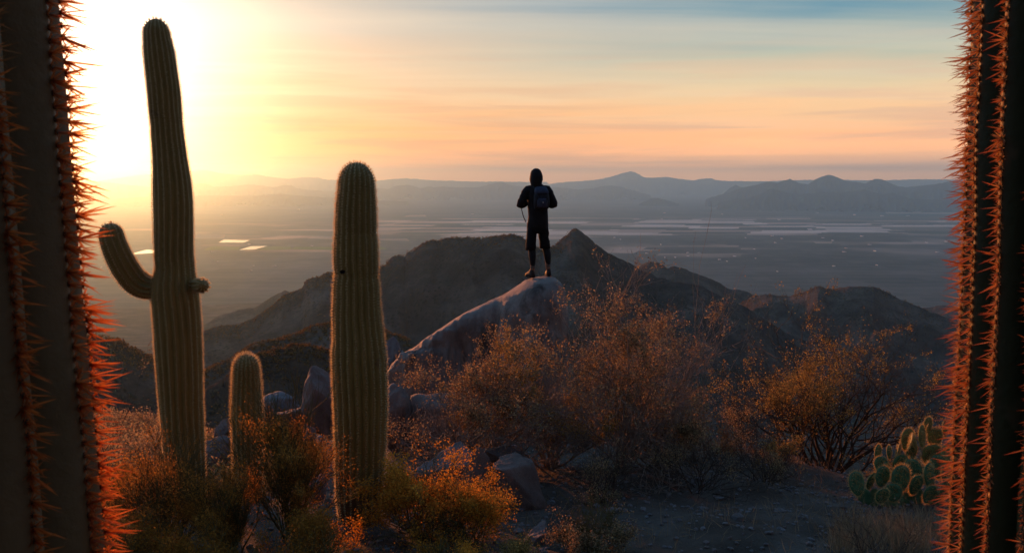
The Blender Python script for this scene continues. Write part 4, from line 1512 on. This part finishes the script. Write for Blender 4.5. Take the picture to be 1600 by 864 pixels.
# shrubs along the lip of the slope on the right
for i, (px, d, hh, lm, lab) in enumerate((
        (1150, 12.0, 0.8, L_AUT, 'rusty shrub on the lip of the slope just left of the rounded bush'),
        (1010, 11.8, 0.75, L_AUT, 'brown shrub on the lip of the slope behind the sunlit patch of ground'),
        (1215, 10.6, 0.55, L_ORG, 'small orange shrub at the left foot of the rounded bush'),
        (1380, 12.7, 0.6, L_ORG, 'small orange shrub at the right foot of the rounded bush'),
        (1470, 12.9, 0.9, L_AUT, 'brown shrub behind the top pads of the prickly pear'))):
    bush('small_shrub', lab, 'shrub', px, d, hh, 1.4, 16, (4, 3), lm, M_BARK, 3200, 0.022, 40 + i, tilt=(0.1, 1.2), r0=0.008)


# dry brush carpet on the left slope
def grass_patch(name, label, spots_, per, L, W, mat, spread=0.06, tiltmax=0.7, cat='grass'):
    Pn, Dn = [], []
    sp = np.array(spots_)
    zz = H(sp[:, 0], sp[:, 1])
    C = np.stack([sp[:, 0], sp[:, 1], zz - 0.01], -1)
    C = np.repeat(C, per, 0)
    n = len(C)
    C[:, :2] += RNG.normal(0, spread, (n, 2))
    t = RNG.uniform(0, tiltmax, n)
    q = RNG.uniform(0, 2 * PI, n)
    dn = np.stack([np.sin(t) * np.cos(q), np.sin(t) * np.sin(q), np.cos(t)], -1)
    v, f = blades(C, dn, L * RNG.uniform(0.4, 1.2, n), W, 0.5)
    return tag(link(name, np_mesh(name, v, f), mat), label, cat, kind='stuff')


def region(n, px0, px1, d0, d1, thr=-9):
    out = []
    while len(out) < n:
        d = random.uniform(d0, d1)
        x = (random.uniform(px0, px1) - 800) / FPX * d
        if vnoise(np.array([x * 1.1]), np.array([d * 1.1]))[0] > thr or random.random() < 0.08:
            out.append((x, d))
    return out


grass_patch('dry_brush', 'tangled dry brush covering the sunlit slope at the left', region(1500, 60, 420, 11, 27, -0.3), 20, 0.20, 0.006, L_DRY, 0.2, 1.2, 'brush')
grass_patch('dry_grass', 'pale dry grass at the bottom right in front of the prickly pear', region(110, 1330, 1520, 6.4, 8.0), 22, 0.26, 0.0022, L_DRY, 0.06, 0.9)
grass_patch('dry_grass', 'tufts of dry grass on the sunlit bank behind the dark bushes', region(100, 1030, 1260, 10.9, 12.2), 24, 0.14, 0.004, L_DRY, 0.08, 0.8)
grass_patch('dead_litter', 'dead twigs and weeds strewn over the shaded foreground', region(420, 150, 1500, 6.3, 11.5), 8, 0.18, 0.002, L_DRY, 0.15, 1.4, 'litter')
# leafy low shrubs carpeting the left slope
parts = []
sp = np.array(region(900, 40, 430, 9.5, 26, -0.4))
zz = H(sp[:, 0], sp[:, 1])
n_per = 85
C = np.repeat(np.stack([sp[:, 0], sp[:, 1], zz], -1), n_per, 0)
S = np.repeat(RNG.uniform(0.15, 0.42, len(sp)), n_per)
off = rand_dirs(len(C), 0.0) * (RNG.uniform(0.2, 1, (len(C), 1)) ** 0.5) * S[:, None]
v, f = leaf_quads(C + off, 0.045 * RNG.uniform(0.5, 1.4, len(C)), 0.5)
tag(link('slope_shrubs', np_mesh('slope_shrubs', v, f), L_AUT), 'low brown shrubs carpeting the slope below the tall saguaro', 'brush', kind='stuff')


# ------------------------------------------------------------------ prickly pear
def pad_mesh(seed, th=0.10):
    """unit pad: foot at the origin, rises to z=1, half width 0.5"""
    rg = random.Random(seed)
    n, m = 22, 9
    V, F = [], []
    out = []
    for i in range(n):
        q = 2 * PI * i / n
        z = 0.5 - 0.5 * math.cos(q)
        wv = math.sin(q) * 0.5 * (0.72 + 0.32 * z + 0.02 * rg.uniform(-1, 1))
        out.append((wv, z))
    for side_ in (0,):
        pass
    # rings from rim to middle on both faces
    levels = [(1.0, 0.0), (0.97, 0.45), (0.88, 0.8), (0.7, 0.95), (0.4, 1.0), (0.12, 1.02)]
    rings_ = [(s, -t) for s, t in levels[::-1]] + [(s, t) for s, t in levels[1:]]
    cx, cz = 0.0, 0.52
    for s, t in rings_:
        for (x, z) in out:
            V.append((cx + (x - cx) * s, t * th * 0.5, cz + (z - cz) * s))
    k = len(rings_)
    for i in range(k - 1):
        for j in range(n):
            j2 = (j + 1) % n
            F.append((i * n + j, i * n + j2, (i + 1) * n + j2, (i + 1) * n + j))
    F.append(tuple(range(n))[::-1])
    F.append(tuple((k - 1) * n + j for j in range(n)))
    me = bpy.data.meshes.new('pad')
    me.from_pydata(V, [], F)
    me.polygons.foreach_set('use_smooth', [True] * len(me.polygons))
    me.update()
    return me


M_PAD = pmat('pad_green', (0.12, 0.23, 0.10), (0.06, 0.13, 0.06), 3.5, 0.5, 0.2, 40, spec=0.3)
M_PADY = pmat('pad_olive', (0.30, 0.31, 0.09), (0.16, 0.15, 0.06), 3.5, 0.5, 0.2, 40, spec=0.3)
M_SPY = spinemat('spine_yellow', (0.8, 0.6, 0.25), (0.8, 0.6, 0.3), 0.6)
pads = [(1341, 755, 28, 38, 8.7, 0.1), (1371, 706, 18, 26, 9.5, 0.5), (1374, 724, 24, 24, 9.35, 0.0), (1375, 743, 25, 34, 9.0, -0.2), (1405, 747, 36, 46, 8.9, 0.1), (1390, 706, 12, 22, 9.5, 0.9),
        (1401, 703, 13, 28, 9.45, 1.0), (1415, 685, 25, 36, 9.6, 0.1), (1419, 689, 10, 26, 9.4, 1.1), (1431, 690, 13, 24, 9.5, 0.9), (1441, 680, 18, 36, 9.45, 0.5),
        (1450, 662, 18, 28, 9.65, 0.3), (1448, 667, 7, 12, 9.5, 0.8), (1462, 680, 28, 34, 9.7, 0.0), (1452, 709, 40, 36, 9.5, 0.05), (1433, 734, 28, 38, 9.15, -0.2),
        (1454, 741, 24, 44, 9.0, 0.7), (1477, 668, 14, 28, 9.7, 0.6), (1480, 710, 26, 30, 9.4, 0.3), (1378, 772, 26, 28, 8.5, 0.0), (1423, 705, 22, 30, 9.55, 0.5), (1400, 722, 30, 34, 9.4, 0.1),
        (1468, 728, 32, 38, 9.3, 0.2), (1488, 742, 30, 40, 9.1, 0.1), (1494, 690, 20, 34, 9.6, 0.4), (1425, 755, 26, 34, 8.95, 0.4), (1358, 748, 20, 30, 9.2, 0.8), (1476, 762, 26, 34, 8.8, 0.5),
        (1395, 768, 26, 30, 8.8, -0.4), (1447, 770, 28, 32, 8.8, 0.2), (1388, 735, 22, 30, 9.3, 0.6), (1416, 728, 24, 30, 9.4, -0.5)]
pp = gpt(1420, 9.2)
pear = empty('prickly_pear', pp, 'clump of green prickly pear pads with golden rims at the lower right', 'cactus')
pm = [pad_mesh(i) for i in range(5)]
for me in pm: me.materials.append(M_PAD)
pmy = [pad_mesh(i + 9) for i in range(3)]
for me in pmy: me.materials.append(M_PADY)


def pad_spines(seed):
    rg = np.random.default_rng(seed)
    sites, nn = [], []
    for i in range(58):
        q = 2 * PI * i / 58
        z = 0.5 - 0.5 * math.cos(q)
        x = math.sin(q) * 0.5 * (0.72 + 0.32 * z)
        sites.append((x, 0, z))
        nn.append((x * 2, rg.uniform(-0.4, 0.4), (z - 0.5) * 2))
    for s in (-1, 1):
        for i in range(46):
            a = rg.uniform(0, 2 * PI)
            r_ = math.sqrt(rg.uniform(0, 0.85))
            z = 0.52 + 0.46 * r_ * math.cos(a)
            x = 0.46 * r_ * math.sin(a) * (0.72 + 0.32 * z)
            sites.append((x, s * 0.048, z))
            nn.append((0, s, 0.2))
    sites = np.array(sites)
    nn = np.array(nn)
    nn /= np.linalg.norm(nn, axis=1)[:, None]
    tn = np.cross(nn, rand_dirs(len(nn)))
    tn /= np.linalg.norm(tn, axis=1)[:, None]
    v, f, t = spine_tris(sites, nn, tn, 6, 0.16, 0.007, 0.9)
    me = np_mesh('spines', v, f, False, t)
    me.materials.append(M_SPY)
    return me


psp = [pad_spines(i) for i in range(3)]
for i, (px, py, wp, hp_, d, yaw) in enumerate(pads):
    foot = P(px, py + hp_ / 2, d)
    hgt_ = hp_ / FPX * d
    wid = wp / FPX * d / max(0.35, math.cos(yaw))
    wid = min(wid, hgt_ * 1.15)
    me = random.choice(pmy) if py < 700 or i in (14, 18) else random.choice(pm)
    ob = bpy.data.objects.new('pad', me)
    COL.objects.link(ob)
    ob.parent = pear
    ob.location = foot - Vector(pp)
    ob.rotation_euler = (random.uniform(-0.3, 0.3), random.uniform(-0.3, 0.3), yaw + random.uniform(-0.2, 0.2))
    ob.scale = (wid, hgt_ * 0.9, hgt_)
    s2 = bpy.data.objects.new('spines', random.choice(psp))
    COL.objects.link(s2)
    s2.parent = ob
    s2['kind'] = 'stuff'
# buried lower pads that carry the clump on the ground
for i in range(9):
    x = 1350 + i * 17
    g = gpt(x, 9.15)
    ob = bpy.data.objects.new('pad', random.choice(pm))
    COL.objects.link(ob)
    ob.parent = pear
    ob.location = g - Vector(pp) - Vector((0, 0, 0.03))
    ob.rotation_euler = (random.uniform(-0.3, 0.3), random.uniform(-0.3, 0.3), random.uniform(-1, 1))
    ob.scale = (0.17, 0.17, 0.22)


# ------------------------------------------------------------------ the hiker
MS = FPX / 14.85                      # pixels per metre there
feet = P(840, 432, 14.85)
M_SKIN = pmat('skin', (0.30, 0.17, 0.11), (0.26, 0.14, 0.09), 20, 0.6)
M_JACK = pmat('jacket_black', (0.012, 0.011, 0.012), (0.02, 0.018, 0.018), 12, 0.85, 0.3, 60)
M_SHORT = pmat('shorts_black', (0.008, 0.008, 0.009), (0.013, 0.012, 0.013), 12, 0.9)
M_LEG = pmat('leggings', (0.012, 0.012, 0.014), (0.02, 0.02, 0.022), 20, 0.7)
M_SHOE = pmat('shoe_brown', (0.045, 0.028, 0.02), (0.025, 0.018, 0.014), 30, 0.7)
M_SOCK = pmat('sock_grey', (0.16, 0.13, 0.12), (0.10, 0.09, 0.08), 30, 0.9)
M_PACK = pmat('pack_dark', (0.018, 0.018, 0.022), (0.03, 0.03, 0.035), 15, 0.75, 0.3, 60)
M_PACKB = pmat('pack_blue', (0.05, 0.055, 0.085), (0.035, 0.04, 0.065), 15, 0.7)
M_TUBE = pmat('hose', (0.05, 0.07, 0.09), (0.04, 0.05, 0.07), 10, 0.3)
M_METAL = pmat('buckle', (0.5, 0.5, 0.48), (0.4, 0.4, 0.38), 10, 0.4)


def skin_mesh(name, joints, edges, sub=2):
    me = bpy.data.meshes.new(name + '_src')
    me.from_pydata([j[:3] for j in joints], edges, [])
    ob = bpy.data.objects.new(name + '_src', me)
    COL.objects.link(ob)
    ms = ob.modifiers.new('s', 'SKIN')
    ms.use_smooth_shade = True
    ms.branch_smoothing = 0.3
    for i, j in enumerate(joints):
        sv = me.skin_vertices[0].data[i]
        sv.radius = (j[3], j[4] if len(j) > 4 else j[3])
        sv.use_root = (i == 0)
    su = ob.modifiers.new('u', 'SUBSURF')
    su.levels = su.render_levels = sub
    bpy.context.view_layer.update()
    dg = bpy.context.evaluated_depsgraph_get()
    out = bpy.data.meshes.new_from_object(ob.evaluated_get(dg))
    out.name = name
    bpy.data.objects.remove(ob)
    bpy.data.meshes.remove(me)
    for p in out.polygons: p.use_smooth = True
    return out


# stance, metres, x right, y away (the way the hiker faces), z up
HIP = (-0.005, 0.0, 0.93)
KL, KR = (-0.095, 0.03, 0.49), (0.14, 0.02, 0.50)
AL, AR = (-0.085, -0.01, 0.09), (0.175, -0.01, 0.11)
EL, ER = (-0.285, 0.02, 1.19), (0.27, 0.02, 1.19)
WL, WR = (-0.12, 0.20, 1.24), (0.10, 0.20, 1.24)
J = [(*HIP, 0.13, 0.10),                      # 0 pelvis
     (-0.005, 0.0, 1.10, 0.125, 0.09), (-0.01, 0.0, 1.28, 0.14, 0.10), (-0.012, 0.005, 1.42, 0.12, 0.09), (-0.02, 0.01, 1.51, 0.052, 0.052),   # 1-4 spine, neck
     (-0.03, 0.02, 1.585, 0.070, 0.080), (-0.032, 0.02, 1.66, 0.078, 0.092), (-0.032, 0.015, 1.735, 0.052, 0.06),    # 5-7 head
     (-0.175, 0.0, 1.415, 0.060), (*EL, 0.043), (*WL, 0.029),                                # 8-10 left arm
     (0.15, 0.0, 1.415, 0.060), (*ER, 0.043), (*WR, 0.029),                                  # 11-13
     (-0.095, 0.0, 0.85, 0.088), (*KL, 0.058), (-0.09, -0.01, 0.34, 0.056), (*AL, 0.036), (-0.125, 0.13, 0.035, 0.034, 0.025),   # 14-18
     (0.085, 0.0, 0.85, 0.088), (*KR, 0.058), (0.16, -0.01, 0.35, 0.056), (*AR, 0.036), (0.195, 0.13, 0.05, 0.034, 0.025)]       # 19-23
E = [(0, 1), (1, 2), (2, 3), (3, 4), (4, 5), (5, 6), (6, 7), (3, 8), (8, 9), (9, 10), (3, 11), (11, 12), (12, 13),
     (0, 14), (14, 15), (15, 16), (16, 17), (17, 18), (0, 19), (19, 20), (20, 21), (21, 22), (22, 23)]
body = skin_mesh('person', J, E)
person = link('person', body, M_SKIN, loc=tuple(feet))
tag(person, 'hiker in black hooded jacket and shorts standing on the long boulder', 'person')


def ell_ring(c, rx, ry, n=20, ax=None, p=1.0):
    return [(c[0] + rx * math.copysign(abs(math.cos(q)) ** p, math.cos(q)), c[1] + ry * math.copysign(abs(math.sin(q)) ** p, math.sin(q)), c[2]) for q in np.linspace(0, 2 * PI, n + 1)[:-1]]


def tube_pts(mb, pts, rad, n=12):
    c, r = smooth_path(pts, rad, 0.03)
    mb.tube([Vector(p) for p in c], list(r), n)


# jacket: torso, sleeves
mb = MB()
mb.loft([ell_ring((0.0, 0.0, z), rx, ry, 24, p=0.9) for z, rx, ry in ((0.80, 0.155, 0.125), (0.82, 0.172, 0.14), (0.90, 0.172, 0.142), (1.00, 0.165, 0.135), (1.12, 0.16, 0.13),
                                                                  (1.25, 0.172, 0.135), (1.36, 0.186, 0.135), (1.43, 0.180, 0.125), (1.475, 0.145, 0.105), (1.51, 0.09, 0.085), (1.54, 0.06, 0.06))])
for sh, e_, w_, s in (((-0.165, 0, 1.425), EL, WL, -1), ((0.15, 0, 1.425), ER, WR, 1)):
    tube_pts(mb, [(sh[0] * 0.55, 0, 1.43), sh, ((sh[0] + e_[0]) / 2 + s * 0.012, 0.0, 1.31), e_, ((e_[0] + w_[0]) / 2, 0.12, 1.205), w_], [0.07, 0.080, 0.070, 0.064, 0.052, 0.042], 14)
from mathutils import noise as mnoise


def folds(me, amp, sc=(9, 9, 22)):
    for v_ in me.vertices:
        q_ = Vector((v_.co.x * sc[0], v_.co.y * sc[1], v_.co.z * sc[2]))
        v_.co += v_.normal * (amp * mnoise.noise(q_) + amp * 0.5 * mnoise.noise(q_ * 2.3))
    return me


link('jacket', folds(mb.mesh('jacket'), 0.014), M_JACK, person)
# hood, peaked at the back, open in front
mb = MB()
hood = [(1.47, 0.095, 0.085, -0.01), (1.51, 0.088, 0.088, -0.012), (1.555, 0.100, 0.108, -0.008), (1.60, 0.108, 0.122, 0.0), (1.65, 0.107, 0.124, 0.0), (1.70, 0.097, 0.112, 0.0), (1.745, 0.077, 0.088, 0.0), (1.775, 0.050, 0.055, -0.008), (1.79, 0.018, 0.02, -0.012)]
rings = []
for z, rx, ry, oy in hood:
    ring = []
    for q in np.linspace(0, 2 * PI, 25)[:-1]:
        y = oy + ry * math.sin(q)
        f_ = 1.0
        if math.sin(q) > 0.75 and 1.53 < z < 1.74: y = oy + ry * 0.72      # face opening
        ring.append((-0.03 + rx * math.cos(q) * (1 + 0.04 * math.sin(3 * q + z * 20)), y, z))
    rings.append(ring)
mb.loft(rings)
link('hood', folds(mb.mesh('hood'), 0.008, (14, 14, 14)), M_JACK, person)
# loose shorts
mb = MB()
mb.loft([ell_ring((0.0, 0, z), rx, ry, 20) for z, rx, ry in ((0.72, 0.165, 0.11), (0.80, 0.176, 0.13), (0.88, 0.176, 0.135), (0.96, 0.16, 0.125))])
for s, x0_, x1_, zb in ((-1, -0.088, -0.118, 0.445), (1, 0.088, 0.128, 0.47)):
    rr__ = []
    for t in np.linspace(0, 1, 7):
        z = 0.84 + (zb - 0.84) * t
        rr__.append(ell_ring((x0_ + (x1_ - x0_) * t, 0.01, z), 0.088 - 0.004 * t, 0.105 - 0.01 * t, 18))
    rr__.append(ell_ring((x1_, 0.01, zb + 0.006), 0.07, 0.08, 18))
    mb.loft(rr__)
link('shorts', folds(mb.mesh('shorts'), 0.016, (8, 8, 14)), M_SHORT, person)
# leggings, socks, shoes
for k_, a_, c_ in ((KL, AL, (-0.092, -0.018, 0.34)), (KR, AR, (0.162, -0.018, 0.35))):
    mb = MB()
    tube_pts(mb, [(k_[0], k_[1], k_[2] + 0.10), k_, c_, (a_[0], a_[1], a_[2] + 0.09)], [0.072, 0.063, 0.060, 0.040], 14)
    link('legging', mb.mesh('legging'), M_LEG, person)
    mb = MB()
    tube_pts(mb, [(a_[0], a_[1], a_[2] + 0.095), (a_[0], a_[1], a_[2] + 0.055)], [0.041, 0.042], 12)
    link('sock', mb.mesh('sock'), M_SOCK, person)
for a_, toe in ((AL, (-0.16, 0.17, 0.0)), (AR, (0.20, 0.19, 0.0))):
    z0 = a_[2] - 0.085
    mb = MB()
    heel = Vector((a_[0] + 0.005, a_[1] - 0.06, 0))
    tv = Vector((toe[0], toe[1], 0))
    ax = (tv - heel).normalized()
    sd = Vector((ax.y, -ax.x, 0))
    L_ = (tv - heel).length
    rings = []
    for t, wd, h0 in ((0, 0.026, 0.055), (0.06, 0.036, 0.085), (0.22, 0.040, 0.125), (0.36, 0.040, 0.125), (0.5, 0.043, 0.085), (0.75, 0.048, 0.062), (0.93, 0.040, 0.045), (1.0, 0.022, 0.03)):
        c_ = heel + ax * (L_ * t)
        rings.append([tuple(c_ + sd * (wd * x) + Vector((0, 0, z0 + h0 * z))) for x, z in ((-1, 0.0), (-1.03, 0.25), (-0.85, 0.7), (-0.4, 1.0), (0.4, 1.0), (0.85, 0.7), (1.03, 0.25), (1, 0.0))])
    mb.loft(rings)
    sh_ = link('shoe', mb.mesh('shoe'), M_SHOE, person)
    mb = MB()
    mb.loft([[tuple(heel + ax * (L_ * t) + sd * (wd * 1.08 * s) + Vector((0, 0, z0 - zz0))) for t, wd, s in
              ((-0.02, 0.02, -1), (0.2, 0.038, -1), (0.5, 0.043, -1), (0.78, 0.048, -1), (1.02, 0.022, -1), (1.02, 0.022, 1), (0.78, 0.048, 1), (0.5, 0.043, 1), (0.2, 0.038, 1), (-0.02, 0.02, 1))] for zz0 in (0.018, -0.004)])
    link('sole', mb.mesh('sole', False), M_SHORT, sh_)
# hands closed round the chest straps, five fingers each
for s, w_ in ((-1, WL), (1, WR)):
    W = Vector(w_)
    pd = Vector((-s * 0.55, 0.35, 0.35)).normalized()
    kn = W + pd * 0.085
    acr = Vector((0.1, -0.2, 1)).normalized()
    jn = [(*W, 0.027, 0.02), (*(W + pd * 0.045), 0.038, 0.018), (*kn, 0.036, 0.014)]
    ed = [(0, 1), (1, 2)]
    for k in range(4):
        b0 = kn + acr * (0.028 - 0.019 * k) - pd * 0.01
        ln = (0.036, 0.041, 0.038, 0.030)[k]
        cu = Vector((-s * 0.2, -1, 0)).normalized()
        p1 = b0 + (pd + cu * 0.3).normalized() * ln
        p2 = p1 + (cu + pd * 0.15).normalized() * ln * 0.75
        p3 = p2 + (cu * 0.5 - pd).normalized() * ln * 0.55
        i0 = len(jn)
        jn += [(*b0, 0.0088), (*p1, 0.0082), (*p2, 0.0075), (*p3, 0.0065)]
        ed += [(2, i0), (i0, i0 + 1), (i0 + 1, i0 + 2), (i0 + 2, i0 + 3)]
    t0 = W + pd * 0.025 + acr * 0.024
    t1 = t0 + (acr + pd * 0.7 + Vector((0, -0.5, 0))).normalized() * 0.035
    t2 = t1 + (pd + Vector((0, -0.7, 0))).normalized() * 0.028
    i0 = len(jn)
    jn += [(*t0, 0.012), (*t1, 0.0095), (*t2, 0.008)]
    ed += [(1, i0), (i0, i0 + 1), (i0 + 1, i0 + 2)]
    link('hand', skin_mesh('hand', jn, ed, 1), M_SKIN, person)
# face
mb = MB()
fy = 0.105
mb.loft([ell_ring((-0.032, fy, 1.655), 0.010, 0.012, 8), ell_ring((-0.032, fy + 0.014, 1.635), 0.013, 0.014, 8), ell_ring((-0.032, fy + 0.01, 1.622), 0.010, 0.008, 8)])
link('nose', mb.mesh('nose'), M_SKIN, person)
for s in (-1, 1):
    mb = MB()
    mb.loft([ell_ring((-0.032 + s * 0.03, fy - 0.006, 1.655 + dz), r_, r_, 8) for dz, r_ in ((-0.01, 0.004), (-0.005, 0.010), (0.005, 0.010), (0.01, 0.004))])
    link('eye', mb.mesh('eye'), pmat('eye', (0.5, 0.48, 0.45), (0.1, 0.06, 0.04), 60), person)
mb = MB()
mb.loft([ell_ring((-0.032, fy - 0.008, z), 0.022, 0.010, 10) for z in (1.600, 1.604, 1.609)])
link('mouth', mb.mesh('mouth'), pmat('lips', (0.30, 0.12, 0.10), (0.25, 0.1, 0.08), 20), person)

# backpack worn by the hiker
bpk = empty('backpack', feet + Vector((0.03, -0.16, 1.1)), 'small dark backpack with a blue-grey lid on the hiker\'s back', 'backpack')
bo = Vector((0.03, -0.16, 1.1))


def bring(z, rx, y0, y1, cx=0.03, n=20, p=0.55):
    cy, ry = (y0 + y1) / 2, (y1 - y0) / 2
    return [Vector((cx + rx * math.copysign(abs(math.cos(q)) ** p, math.cos(q)), cy + ry * math.copysign(abs(math.sin(q)) ** p, math.sin(q)), z)) - bo for q in np.linspace(0, 2 * PI, n + 1)[:-1]]


mb = MB()
mb.loft([bring(1.12, 0.095, -0.20, -0.11), bring(1.135, 0.12, -0.235, -0.105), bring(1.22, 0.13, -0.26, -0.105), bring(1.33, 0.125, -0.25, -0.105), bring(1.40, 0.11, -0.22, -0.10), bring(1.415, 0.095, -0.2, -0.11)])
link('bag', mb.mesh('bag'), M_PACK, bpk)
mb = MB()
mb.loft([bring(1.37, 0.10, -0.245, -0.09), bring(1.39, 0.118, -0.255, -0.085), bring(1.43, 0.112, -0.225, -0.075), bring(1.475, 0.09, -0.17, -0.06), bring(1.49, 0.06, -0.14, -0.07)])
link('lid', mb.mesh('lid'), M_PACKB, bpk)
mb = MB()
mb.loft([bring(1.15, 0.07, -0.29, -0.235), bring(1.17, 0.085, -0.305, -0.235), bring(1.27, 0.08, -0.30, -0.235), bring(1.30, 0.06, -0.275, -0.235)])
link('front_pocket', mb.mesh('front_pocket'), M_PACKB, bpk)
for s in (-1, 1):
    mb = MB()
    c, r = smooth_path([(0.02 + s * 0.07, -0.12, 1.42), (0.0 + s * 0.085, -0.06, 1.495), (s * 0.09, 0.05, 1.485), (s * 0.095, 0.145, 1.38), (s * 0.10, 0.155, 1.24), (s * 0.15, 0.06, 1.14), (0.02 + s * 0.10, -0.11, 1.15)], [0.014] * 7, 0.03)
    mb.tube([Vector(p) - bo for p in c], list(r), 6)
    link('strap', mb.mesh('strap'), M_PACK, bpk)
    mb = MB()
    c, r = smooth_path([(0.03 + s * 0.09, -0.255, 1.37), (0.03 + s * 0.06, -0.30, 1.25), (0.03 + s * 0.095, -0.25, 1.15)], [0.006] * 3, 0.03)
    mb.tube([Vector(p) - bo for p in c], list(r), 5)
    link('compression_strap', mb.mesh('compression_strap'), M_PACK, bpk)
mb = MB()
c, r = smooth_path([(-0.10, 0.13, 1.40), (-0.21, 0.12, 1.33), (-0.265, 0.03, 1.16), (-0.255, 0.0, 1.05), (-0.225, 0.0, 0.96), (-0.205, 0.01, 0.93)], [0.008] * 6, 0.02)
mb.tube([Vector(p) - bo for p in c], list(r), 8)
link('drinking_hose', mb.mesh('drinking_hose'), M_TUBE, bpk)
mb = MB()
mb.loft([[Vector((-0.205 + 0.013 * math.cos(q), 0.01 + 0.013 * math.sin(q), z)) - bo for q in np.linspace(0, 2 * PI, 9)[:-1]] for z in (0.905, 0.915, 0.935, 0.945)])
link('mouthpiece', mb.mesh('mouthpiece'), M_METAL, bpk)
mb = MB()
mb.loft([[Vector((0.035 + 0.012 * math.cos(q), -0.306 - dy, 1.235 + 0.010 * math.sin(q))) - bo for q in np.linspace(0, 2 * PI, 9)[:-1]] for dy in (0.0, 0.005)])
link('buckle', mb.mesh('buckle'), M_METAL, bpk)

YAW = 0.14
person.rotation_euler = (0, 0, YAW)
bpk.location = feet + Matrix.Rotation(YAW, 3, 'Z') @ Vector((0.03, -0.16, 1.1))
bpk.rotation_euler = (0, 0, YAW)
# ------------------------------------------------------------------ haze: one closed box of thin air
bm = bmesh.new()
bmesh.ops.create_cube(bm, size=1.0)
me = bpy.data.meshes.new('haze')
bm.to_mesh(me)
bm.free()
hz = bpy.data.objects.new('haze', me)
COL.objects.link(hz)
ztop, zbot = 640.0, -760.0
hz.scale = (98000, 98000, ztop - zbot)
hz.location = (0, 0, (ztop + zbot) / 2)
m, t, out = new_mat('haze_air')
# clear blue air and a little forward-scattering dust, both evenly spread
vols = []
for colr, dens, g_ in (((0.42, 0.79, 1.0, 1), 0.000023, 0.0), ((0.42, 0.79, 1.0, 1), 0.000016, 0.87)):
    pv = t.add('ShaderNodeVolumePrincipled')
    pv.inputs['Color'].default_value = colr
    pv.inputs['Density'].default_value = dens
    pv.inputs['Anisotropy'].default_value = g_
    pv.inputs['Density Attribute'].default_value = ''
    vols.append(pv)
ad = t.add('ShaderNodeAddShader')
t.l.new(vols[0].outputs[0], ad.inputs[0])
t.l.new(vols[1].outputs[0], ad.inputs[1])
t.l.new(ad.outputs[0], out.inputs['Volume'])
me.materials.append(m)
hz['kind'] = 'stuff'
hz['label'] = 'thin haze over the valley'
hz['category'] = 'haze'
